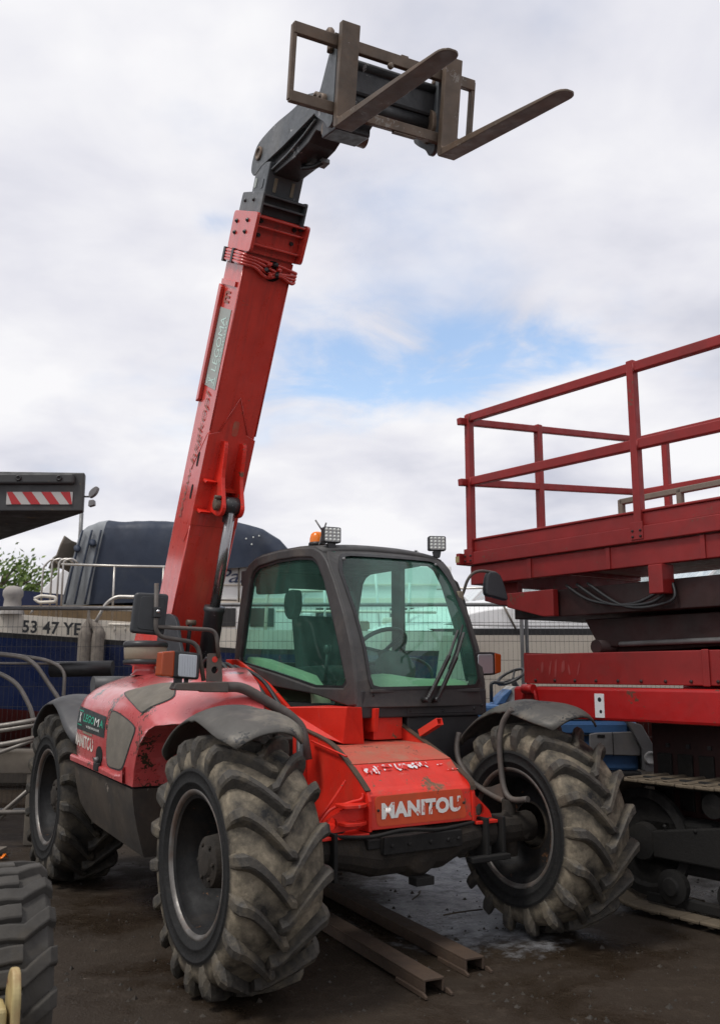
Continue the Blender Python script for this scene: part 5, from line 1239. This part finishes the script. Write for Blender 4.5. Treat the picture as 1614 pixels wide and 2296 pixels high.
MB().prism(round_poly([(-.57,.03),(-.40,.03),(-.40,.50),(-.46,.575),(-.53,.585),(-.57,.52)],.03), lambda a,b,t: (-.01+.028*t,a,b),0,1).build('bracket_plate','yellow_pale',SK,bevel=.008)
MB().box((-1.9,-.35,.25),(-.75,.9,.9)).build('loader_body','yellow_pale',SK,bevel=.03)

# ------------------------------------------------------------------ crane counterweight, upper left
CW = empty('mobile_crane', (-5.0,8.6,0)); tag(CW, 'dark grey crane tail with red and white warning stripes at the left edge', 'crane')
plan = [(-2.45,8.0),(-2.47,8.10),(-3.95,9.9),(-6.2,9.9),(-6.2,8.0)]
lp_ = [(x+5.0,y-8.6) for x,y in plan]
tail = MB().prism(lp_, lambda a,b,t: (a,b,2.925+.35*t-.012*max(0,-(a-2.55))*t*-1.2),0,1).build('counterweight','crane_dark',CW,bevel=.012)
B2 = lambda n,m,x0,x1,z0,z1,y0,y1,bv=.01: MB().box((x0+5,y0-8.6,z0),(x1+5,y1-8.6,z1)).build(n,m,tail,bevel=bv)
B2('top_rail','crane_dark',-6.2,-2.53,3.165,3.262,7.955,7.998,.018)
for x in (-3.02,-2.66): MB().lathe([(0,.028),(.012,.026),(.014,.014),(.004,.012),(.004,0)], (x+5,7.955-8.6,3.215),(0,-1,0),14).build('bolt','lamp_black',tail)
strip = B2('warning_strip','warn_white',-3.13,-2.545,2.985,3.098,7.992,7.998,0)
for k in range(4):
    x0 = -3.165+.17*k; z0,z1 = 2.986,3.097
    pl = [(x0+.085,z0),(x0+.17,z0),(x0+.085,z1),(x0,z1)]
    pl = [(max(-3.129,min(-2.546,a)),b) for a,b in pl]
    MB().prism([(a+5,b) for a,b in pl], lambda a,b,t: (a,7.991-8.6-.0015*t,b),0,1).build('warning_stripe','warn_red',strip)
mb = MB()
for k in range(26): mb.tube(smooth_path([(1.6+random.uniform(-1.4,.5),random.uniform(-.5,-.3),3.28) for _ in range(3)]),.01,5)
mb.build('rope_pile','fender_dark',tail)
cl = MB().box((-1.2,-.4,0),(-.2,.9,2.925)).build('support_column','crane_dark',CW,bevel=.02)
wl = MB().cyl((2.55,-.58,3.06),(2.60,-.58,3.06),.008,.008,8).build('lamp_stalk','lamp_black',CW)
MB().prism(smooth_poly([(2.60,3.05),(2.60,3.10),(2.645,3.145),(2.675,3.14),(2.66,3.09),(2.63,3.06)],3), lambda a,b,t: (a,-.61+.06*t,b),0,1).build('work_lamp','galv',CW,bevel=.006)
MB().prism(round_poly([(2.595,2.965),(2.60,3.025),(2.645,3.03),(2.65,2.98)],.012), lambda a,b,t: (a,-.61+.06*t,b),0,1).build('work_lamp','galv',CW,bevel=.006)

# ------------------------------------------------------------------ navy boat on the left
def hull(root, xs, top, bands, y0, beam, name='hull', flare=.25):
    """bands: list of (name, mat, dz_top, dz_bottom) measured down from the sheer line"""
    objs = []
    zmax = bands[-1][3]
    def pt(x, d, sgn):
        q = max(0, min(1, d/zmax)); inn = flare*q + (beam/2-flare)*max(0,(q-.62)/.38)**1.6
        e_ = min(1, (x-xs[0])/.9)*.5+.5 if x < xs[0]+.9 else 1
        hb = beam/2*e_
        return (x, y0+beam/2+sgn*max(.02,(hb-inn*e_)), top(x)-d)
    for nm, mt, d0, d1 in bands:
        mb = MB(); n = 6
        for sgn in (-1,1):
            mb.grid([[pt(x, d0+(d1-d0)*i/n, sgn) for x in xs] for i in range(n+1)])
        for x in (xs[0], xs[-1]):
            mb.grid([[pt(x,d0+(d1-d0)*i/n,-1),pt(x,d0+(d1-d0)*i/n,1)] for i in range(n+1)], smooth=False)
        objs.append(mb.build(nm, mt, root))
    mb = MB(); mb.grid([[pt(x,.03,-1) for x in xs],[pt(x,.03,1) for x in xs]], smooth=False); mb.build('deck','teak',root)
    return objs, pt
NB = empty('navy_motor_boat', (-3.2,13.2,0)); tag(NB, 'navy cabin boat with cream stripe, registration number and dark tarpaulin cover', 'boat')
xs = [-7.2+.35*i for i in range(25)]
LX = lambda p: (p[0]+3.2, p[1]-13.2, p[2])
class Sub:      # local frame helper: world numbers in, local numbers out
    pass
def rel(mb, o):
    mb.v = [(x-o[0],y-o[1],z-o[2]) for x,y,z in mb.v]; return mb
NBo = (-3.2,13.2,0)
topN = lambda x: 2.285-.075*(x+4.68)*.9 if x < -1.5 else 2.285-.075*3.18*.9-.01*(x+1.5)
def nhull():
    global hullpt
    xs_ = [x+3.2 for x in xs]
    o, hullpt = hull(NB, xs_, lambda x: topN(x-3.2), [('sheer_stripe','boat_cream',0,.245),('rub_strake','lamp_black',.245,.31),('topsides','navy_hull',.31,1.22),('bottom','red_antifoul',1.22,1.95)], 12.0-13.2, 2.9)
    return o
ho = nhull()
lettering('53 47 YE', 'lettering_black', ho[0], lambda a,b: LX((-4.36+a,11.97-.02, 2.03+b-.055*a)), .76, .165, space=1.05)
for s in (-1,1):
    for x in (-5.0,-2.6): MB().box((x+3.2-.05,.25+s*.8-.05,0),(x+3.2+.05,.25+s*.8+.05,.75)).build('boat_stand','timber',NB)
MB().box((-3.0,.15,0),(3.8,.35,.40)).build('keel_block','timber',NB)
# superstructure and tarpaulin
def NBb(name, mat, a, b, bevel=.02): return rel(MB().box(a,b),NBo).build(name, mat, NB, bevel=bevel)
NBb('cabin','boat_white',(-2.6,13.0,2.0),(1.3,14.6,3.02)); NBb('cabin_plinth','teak',(-4.6,12.5,2.10),(-2.4,14.6,2.42))
NBb('cabin_trim','boat_cream',(-2.62,12.97,2.49),(1.32,12.995,2.56),.004); NBb('cabin_trim','boat_cream',(-2.62,12.97,2.74),(1.32,12.99,2.76),.002)
NBb('cabin_window','lamp_black',(-2.4,12.98,2.16),(-1.75,12.996,2.42),.004); [NBb('cabin_window','lamp_black',(x_,12.98,2.16),(x_+.34,12.996,2.42),.004) for x_ in (-1.55,-.62,.42)]
lettering('Palo', 'lettering_navy', NB, lambda a,b: (-2.04+3.2+a, 12.985-13.2, 2.78+b), .62, .19, shear=.35, bold=False, name='boat_name')
MB().tube([(-1.71+3.2,12.93-13.2,2.98),(-1.70+3.2,12.93-13.2,2.50)],.014,8).build('rope','rope_grey',NB)
prof = [(-4.16,-3.94,3.56,2.42),(-4.06,-3.86,3.64,2.42),(-3.90,-3.72,3.70,2.44),(-3.78,-3.58,3.71,2.46),(-3.3,-3.2,3.70,2.48),(-2.67,-2.67,3.70,2.5),(-2.2,-2.2,3.70,2.95),(-1.74,-1.74,3.67,2.97),(-1.36,-1.38,3.56,3.0),(-1.08,-1.14,3.40,3.02),(-.87,-.93,3.16,3.03),(-.80,-.82,3.05,3.03)]
def tarp_row(i):
    k = min(int(i), len(prof)-2); q = i-k; P0 = [prof[k][c]*(1-q)+prof[k+1][c]*q for c in range(4)]; row = []
    cs = [(12.83,0),(12.82,.16),(12.81,.34),(12.80,.52),(12.805,.70),(12.82,.85),(12.86,.935),(12.95,.968),(13.15,.985),(13.45,.995),(13.75,1.0)]
    for j in range(21):
        yy, zq = cs[min(j,20-j)]
        if j > 10: yy = 27.5-yy
        x = P0[0]+(P0[1]-P0[0])*zq; z = P0[3]+(P0[2]-P0[3])*zq
        w = mnoise.noise((x*4.5+zq*2.2, zq*1.3, 3.1))*.055*(1-zq*.5)+mnoise.noise((x*11-zq*3,zq*2.0,7))*.02
        row.append((x, yy+w, z-.03*abs(mnoise.noise((x*2.5,4,1)))*(zq>.9)))
    return row
gi = [i*.2 for i in range(16)]; ni = [3+i*.2 for i in range(41)]
mg = MB(); mg.grid([tarp_row(i) for i in gi]); r0_ = tarp_row(0); mg.add(r0_,[tuple(range(len(r0_)))])
mb = MB(); mb.grid([tarp_row(i) for i in ni])
rel(mg,NBo).build('tarp_front','tarp_grey',NB); rel(mb,NBo).build('tarpaulin','tarp_navy',NB)
for k in range(3):
    p = [(-4.10+.14*k,12.79,2.46),(-4.01+.14*k,12.76,2.95),(-3.90+.13*k,12.78,3.50)]
    rel(MB().tube(smooth_path(p),.016,6),NBo).build('tarp_seam','tarp_navy',NB)
for x,z in ((-4.01,3.33),(-4.22,3.25)): rel(MB().lathe([(0,.05),(.06,.045),(.10,.02),(.11,0)],(x+.25,12.80,z),(.3,-.8,-.5),12),NBo).build('vent_cowl','tarp_navy',NB)
for k,(x,z) in enumerate(((-1.60,3.38),(-1.5,3.40),(-1.42,3.42),(-1.52,3.30))): rel(MB().lathe([(0,.012),(.004,0)],(x,12.79,z),(0,-1,0),8),NBo).build('eyelet','decal_white',NB)
rel(MB().tube([(-4.12,13.4,3.2),(-4.12,13.4,3.85)],.03,10),NBo).build('mast','galv',NB)
mb = MB(); rows = [[(-4.5+.1*j,12.9+.25*j,2.9+.14*i+.06*math.sin(i*2+j)) for j in range(5)] for i in range(5)]
rel(MB().grid([[(-4.40+.05*j+.05*i,12.95+.2*j,2.98+.11*i+.04*math.sin(i*2.2+j*1.3)) for j in range(5)] for i in range(5)]),NBo).build('folded_cover','timber',NB,thick=.03)
# rails of tube
def rail(pts, r=.016, mat='stainless', name='handrail', rr=.08):
    return rel(MB().tube(round_path(pts, rr), r, 8),NBo).build(name, mat, NB)
rail([(-4.02,12.3,2.96),(-3.2,12.3,2.935),(-2.2,12.3,2.92)]); 
for x in (-3.3,-2.64,-2.25): rail([(x,12.3,2.94),(x,12.3,2.2)],.014)
for x in (-4.24,-4.12,-4.03,-3.97): rail([(x-.02,12.3,2.2),(x-.02,12.3,2.93+.08*(x>-4.2)),(x+.10,12.3,3.04),(x+.16,12.35,2.98)],.014,rr=.06)
rail([(-4.30,12.05,2.27),(-4.26,12.05,2.35),(-3.3,12.05,2.33),(-2.1,12.05,2.30)],.018); rail([(-3.52,12.0,2.0),(-3.30,12.0,2.42),(-3.18,12.0,2.50),(-2.7,12.0,2.49),(-1.6,12.0,2.46)],.024); rail([(-4.28,12.1,2.48),(-4.20,12.1,2.52),(-4.0,12.1,2.50),(-4.0,12.1,2.44),(-4.22,12.1,2.43),(-4.28,12.1,2.48)],.022,'boat_cream')
rail([(-3.25,11.96,2.14),(-2.95,11.96,2.13)],.016,'boat_cream','cleat'); rail([(-3.17,11.97,2.13),(-3.17,11.97,2.05)],.014,'boat_cream','cleat'); rail([(-3.03,11.97,2.13),(-3.03,11.97,2.05)],.014,'boat_cream','cleat')
for k,(a,b) in enumerate((((-1.02,12.2,1.55),(-.62,12.2,2.95)),((-.45,12.1,1.9),(-.47,12.1,2.75)),((-.30,12.1,1.9),(-.30,12.1,2.72)),((-.15,12.1,1.9),(-.13,12.1,2.76)),((.28,12.2,1.8),(.20,12.2,2.9)),((.62,12.2,1.8),(.66,12.2,2.7)))): rail([a,b],.018,'boat_white','boat_hook')
rail([(-1.25,12.15,1.9),(-1.22,12.15,2.58),(-.05,12.15,2.60),(.0,12.15,1.9)],.022,'boat_cream'); rail([(-1.1,12.1,2.32),(1.0,12.1,2.30)],.018,'boat_cream')
for x_,z_ in ((-.75,2.12),(-.36,2.26)): NBb('life_vest','boat_white',(x_,12.0,z_),(x_+.13,12.05,z_+.17),.02)
for x_,w_,z0_,z1_,m_ in ((-.55,.35,1.75,2.05,'tarp_navy'),(-.12,.25,1.7,1.95,'teak'),(.3,.4,1.72,2.0,'boat_cream')): NBb('deck_locker',m_,(x_,12.3,z0_),(x_+w_,12.7,z1_+.25),.03)
# mushroom bollard and rope fenders
bl = MB().lathe([(0,.16),(.04,.15),(.10,.115),(.20,.105),(.25,.13),(.31,.128),(.36,.09),(.38,0)], (-4.545,12.05,2.27),(0,0,1),24).build('mooring_post','fender_rope_pale'); tag(bl,'pale round-topped mooring post on the navy boat deck','mooring post')
for k,(x0,x1,lab) in enumerate(((-3.60,-3.45,'left of two grey rope fenders hanging on the navy hull'),(-3.43,-3.29,'right of two grey rope fenders hanging on the navy hull'))):
    cx_ = (x0+x1)/2; rr_ = (x1-x0)/2+.012
    pts = [(-3.50,11.93,2.33),(-3.51+.02*k,11.92,2.20),(cx_,11.90,2.05),(cx_,11.89,1.9),(cx_,11.89,1.6),(cx_,11.89,1.50)]
    o_ = MB().tube(smooth_path(pts,4),[.018]*5+[.03,.045,.06,.072]+[rr_]*8+[rr_*.95,rr_*.9,rr_*.7,rr_*.4][:4],14)
    o_ = o_.build('rope_fender','rope_grey'); tag(o_,lab,'boat fender','rope fenders on the navy boat')

# boat behind at far left
FB = empty('moored_boat', (-6.3,17,0)); tag(FB,'navy hulled boat with white cabin far left behind the stripe boat','boat')
hull(FB, [-3+.4*i for i in range(13)], lambda x: 3.08-.10*(x+1), [('topsides','navy_hull',0,1.6),('bottom','red_antifoul',1.6,2.3)], -1.0, 2.4)
MB().prism([(.62,2.90),(.80,3.10),(1.02,3.32),(1.28,3.38),(1.45,3.1),(1.5,2.8)], lambda a,b,t: (a,-.8+1.2*t,b),0,1).build('cabin','boat_white',FB,bevel=.03)
MB().box((-1.5,-.1,0),(1.2,.3,1.0)).build('keel_block','timber',FB)

# ------------------------------------------------------------------ white boat on the right
WBt = empty('white_motor_boat', (2.2,13.0,0)); tag(WBt,'white cruiser with beige hull and dark rubbing strake behind the mesh fence','boat')
hull(WBt, [-2.2+.35*i for i in range(17)], lambda x: 2.085, [('rub_strake','lamp_black',0,.085),('topsides','hull_beige',.085,1.15),('bottom','red_antifoul',1.15,1.7)], -1.0, 2.9, flare=.12)
mb = MB(); rows = []
for x,zt in [(-2.1,2.10),(-1.6,2.40),(-1.0,2.50),(-.4,2.56),(.2,2.58),(1.0,2.56),(2.0,2.48),(3.0,2.12)]:
    rows.append([(x,-.95+2.6*j/12,2.06+(zt-2.06)*(math.sin(math.pi*min(1,max(0,j/12)))**.5)) for j in range(13)])
mb.grid(rows); mb.build('coachroof','boat_white',WBt)
MB().prism(smooth_poly([(-.95,2.20),(-.70,2.30),(-.2,2.36),(.7,2.36),(1.6,2.28),(1.9,2.12),(-.9,2.12)],3), lambda a,b,t: (a,-.97-.04*t,b),0,1).build('side_panel','boat_white',WBt,bevel=.02)
MB().tube([(-.36,-1.05,2.42),(-.19,-1.05,2.08)],.014,8).build('stanchion','timber',WBt)
MB().tube([(-1.2,-1.0,2.60),(0.2,-1.0,2.63)],.016,8).build('handrail','stainless',WBt)
MB().box((-1.6,.2,0),(2.6,.7,.55)).build('keel_block','timber',WBt)

# ------------------------------------------------------------------ mesh fence panels
panel = None
FENL = ['mesh fence panel leftmost, in front of the navy boat','mesh fence panel behind the boom and the cab','mesh fence panel right of the cab, in front of the white boat','mesh fence panel at the right, mostly behind the red lift']
for k in range(3):
    x0 = -5.25+3.52*k; y = 9.45+.45*min(k,1)+.05*max(0,k-1); fz_ = .02+(.07 if k else 0)
    if panel is None:
        fr = MB(); W_, H_ = 3.46, 2.15
        fr.tube(round_path([(0,0,.05),(0,0,H_),(W_,0,H_),(W_,0,.05)],.05),.021,10); fr.tube([(0,0,.16),(W_,0,.16)],.018,8)
        panel = empty('fence_panel', (x0,y,fz_)); fr.build('frame','galv',panel)
        wr = MB(); n = int(W_/.05)
        for i in range(1,n):
            x = W_*i/n; wr.bar((x,0,.16),(x,0,H_),.0022,.0022,up=(0,1,0))
        for j in range(1,10): wr.bar((0,.006,.16+j*.2),(W_,.006,.16+j*.2),.0045,.0045)
        wr.build('wire_mesh','wire_dark',panel,kind='stuff')
        ft = MB(); ft.box((-.12,-.30,-.06),(.12,.30,.12)); ft.build('fence_foot','timber',panel,bevel=.02)
        P_ = panel
    else:
        P_ = copy_tree(panel); P_.location = (x0,y,fz_)
    tag(P_, FENL[k], 'fence', 'mesh fence panels')

# ------------------------------------------------------------------ tube trailer and timber at the left
TL = empty('boat_trailer', (-3.2,8.9,0)); tag(TL,'bare tubular boat trailer standing behind the left rear wheel','trailer')
TLo = (-3.2,8.9,0)
def tl(pts, r, mat='tube_pale', rr=.15): return rel(MB().tube(round_path(pts,rr),r,8),TLo).build('frame_tube', mat, TL)
tl([(-4.4,8.95,1.75),(-3.50,8.95,1.70),(-3.16,8.95,1.66),(-2.60,8.95,.90),(-2.60,8.95,.1)],.022); tl([(-3.3,8.98,1.68),(-3.02,8.98,1.64),(-2.84,8.98,1.55),(-2.84,8.98,.2)],.018)
tl([(-4.4,8.85,1.58),(-3.45,8.85,1.53),(-3.24,8.85,1.42),(-3.06,8.85,1.12),(-3.06,8.85,.15)],.022); tl([(-4.4,9.0,1.62),(-2.9,9.0,1.60)],.012)
tl([(-4.4,8.5,.97),(-3.25,8.5,1.04),(-2.85,8.5,1.11)],.022); tl([(-4.4,8.5,.92),(-3.25,8.5,1.0),(-2.85,8.5,1.065)],.020)
tl([(-4.4,8.45,.80),(-3.2,8.45,.88),(-2.9,8.45,.945)],.022); tl([(-3.4,8.45,.75),(-3.2,8.45,.82),(-2.9,8.45,.93)],.018)
tl([(-3.6,8.45,-.0+.02),(-3.19,8.45,.23),(-2.9,8.45,.53)],.020); tl([(-3.55,8.42,.02),(-3.19,8.42,.27),(-2.86,8.42,.56)],.016); tl([(-4.4,8.4,.30),(-2.6,8.4,.315)],.020)
rel(MB().tube([(-3.0,9.05,1.55),(-2.4,9.05,1.56)],.075,16),TLo).build('keel_roller','lamp_black',TL)
for x in (-4.0,-2.75): rel(MB().box((x-.05,8.35,0),(x+.05,9.1,.08)),TLo).build('foot','galv',TL)
tm = MB().box((-4.4,8.55,.62),(-2.75,8.85,.82)).build('timber_beam','timber',bevel=.012); tag(tm,'weathered timber beam laid across trestles behind the rear wheel','timber')
ts = MB().box((-3.0,8.56,0),(-2.85,8.84,.619)).build('trestle','timber',bevel=.01); tag(ts,'upright timber block under the weathered beam','trestle')
bd = MB().box((-3.7,7.95,.02),(-3.0,8.2,.06)).build('scrap_board','timber',bevel=.005); tag(bd,'flat grey scrap board on the ground behind the left rear wheel','board')
rg = MB(); rg.grid([[(-2.98+.02*i,7.9+.02*j,.03+.02*math.sin(i*2+j)) for j in range(4)] for i in range(5)]); rg = rg.build('plastic_scrap','beacon_orange',thick=.004); tag(rg,'scrap of orange plastic on the ground by the rear tyre','litter')
pc = MB(); pc.grid([[(-1.02+.018*i,3.62+.02*j,.025+.012*math.sin(i*1.7+j*2.1)) for j in range(4)] for i in range(6)]); pc = pc.build('paper_scrap','decal_white',thick=.003); tag(pc,'crumpled white paper scrap on the ground by the loader tyre','litter')

# ------------------------------------------------------------------ glasshouse and far things
GH = empty('glasshouse', (4.5,24,0)); tag(GH,'large white framed glasshouse far behind the cab','building')
GL, GR, GE, GP = -7.2, 9.5, 3.3, 4.7
for k in range(6):
    x0 = GL+2.78*k; x1 = x0+2.78; xm = (x0+x1)/2
    for p0,p1 in (((x0,0,0),(x0,0,GE)),((x0,0,GE),(xm,0,GP)),((xm,0,GP),(x1,0,GE)),((x0,0,GE),(x1,0,GE)),((x0,0,GE),(xm,0,GE+.7)),((xm,0,GE),(xm,0,GP)),((x0+.7,0,0),(x0+.7,0,GE)),((x0+1.4,0,0),(x0+1.4,0,GE)),((x0+2.1,0,0),(x0+2.1,0,GE))):
        MB().bar(p0,p1,.06,.06,up=(0,1,0)).build('frame_bar','boat_white',GH)
    MB().add([(x0,.05,0),(x1,.05,0),(x1,.05,GE),(xm,.05,GP),(x0,.05,GE)],[(0,1,2,3,4)]).build('glass_pane','gh_glass',GH)
    for a,b in ((x0,xm),(x1,xm)): MB().add([(a,.05,GE),(b,.05,GP),(b,9,GP),(a,9,GE)],[(0,1,2,3)]).build('glass_roof','gh_glass',GH)
MB().box((GL,9,0),(GR,9.05,GE)).build('back_wall','boat_white',GH)

def tree(loc, h, crown, label, n=1500, seed=1):
    rnd = random.Random(seed); e_ = empty('tree', loc); tag(e_, label, 'tree', 'trees behind the boats')
    mb = MB(); mb.tube(smooth_path([(0,0,0),(.1,0,h*.3),(-.05,.05,h*.6),(.05,0,h*.9)]),[.16-.007*i for i in range(19)],8)
    tips = []
    for k in range(16):
        a = rnd.uniform(0,6.28); z0 = h*rnd.uniform(.35,.85); l_ = crown*rnd.uniform(.5,1.0)
        p = [(0,0,z0),(l_*.5*math.cos(a),l_*.5*math.sin(a),z0+.35*l_),(l_*math.cos(a),l_*math.sin(a),z0+.6*l_)]
        mb.tube(smooth_path(p,3),[.05,.045,.04,.035,.03,.02,.012],5); tips += [Vector(p[1]),Vector(p[2]),(Vector(p[1])+Vector(p[2]))/2]
    mb.build('trunk','trunk',e_)
    lf_ = MB()
    for k in range(n):
        c = rnd.choice(tips)+Vector((rnd.gauss(0,.28),rnd.gauss(0,.28),rnd.gauss(0,.24)))
        s = rnd.uniform(.05,.11); u = Vector((rnd.gauss(0,1),rnd.gauss(0,1),rnd.gauss(0,.6))).normalized(); v = u.orthogonal().normalized(); w = u.cross(v)
        lf_.add([c-v*s,c+w*s*.45,c+v*s,c-w*s*.45],[(0,1,2,3)])
    lf_.build('crown','leaf',e_,fix=False)
    return e_
tree((-9.4,24,0),4.5,1.3,'leafy green tree at the far left above the navy hull',2200,3)
tree((-8.2,25,0),4.6,.7,'slim green tree just right of the bigger tree, far left',900,5)
tree((-11.2,26,0),5.0,1.5,'leafy tree at the very left edge under the crane tail',1800,9)

# ------------------------------------------------------------------ grit, stones and twigs on the yard
rnd = random.Random(44); gv = MB()
for k in range(1500):
    y = 3.6+5.2*rnd.random()**1.3; x = rnd.uniform(-.42,.42)*y
    r = rnd.choice((.003,.004,.005,.006,.008,.012))*rnd.uniform(.7,1.5)
    c = Vector((x,y,.012*mnoise.noise((x*.9,y*.9,0))+r*.3)); a = rnd.uniform(0,6.28)
    P = [c+Vector((math.cos(a+i*1.57)*r*rnd.uniform(.7,1.3),math.sin(a+i*1.57)*r*rnd.uniform(.7,1.3),-r*.3)) for i in range(4)]+[c+Vector((rnd.uniform(-.3,.3)*r,rnd.uniform(-.3,.3)*r,r*rnd.uniform(.4,.9)))]
    gv.add(P,[(0,1,4),(1,2,4),(2,3,4),(3,0,4)])
gv = gv.build('gravel','stone',kind='stuff'); gv['label'] = 'loose grit and small stones scattered over the dark yard'; gv['category'] = 'gravel'
for k,(x,y,a,l_) in enumerate(((.52,6.1,.3,.30),(.80,6.3,-.6,.22),(.35,6.5,1.1,.26))):
    tw = MB().tube(smooth_path([(x,y,.02),(x+l_*.4*math.cos(a),y+l_*.4*math.sin(a),.03),(x+l_*math.cos(a+.2),y+l_*math.sin(a+.2),.02)]),.005,5).build('twig','trunk')
    tag(tw,['dark twig on the pale patch beneath the axle','dark twig on the pale patch beside the right front tyre','dark twig on the pale patch farther back under the chassis'][k],'twig','twigs on the pale patch')
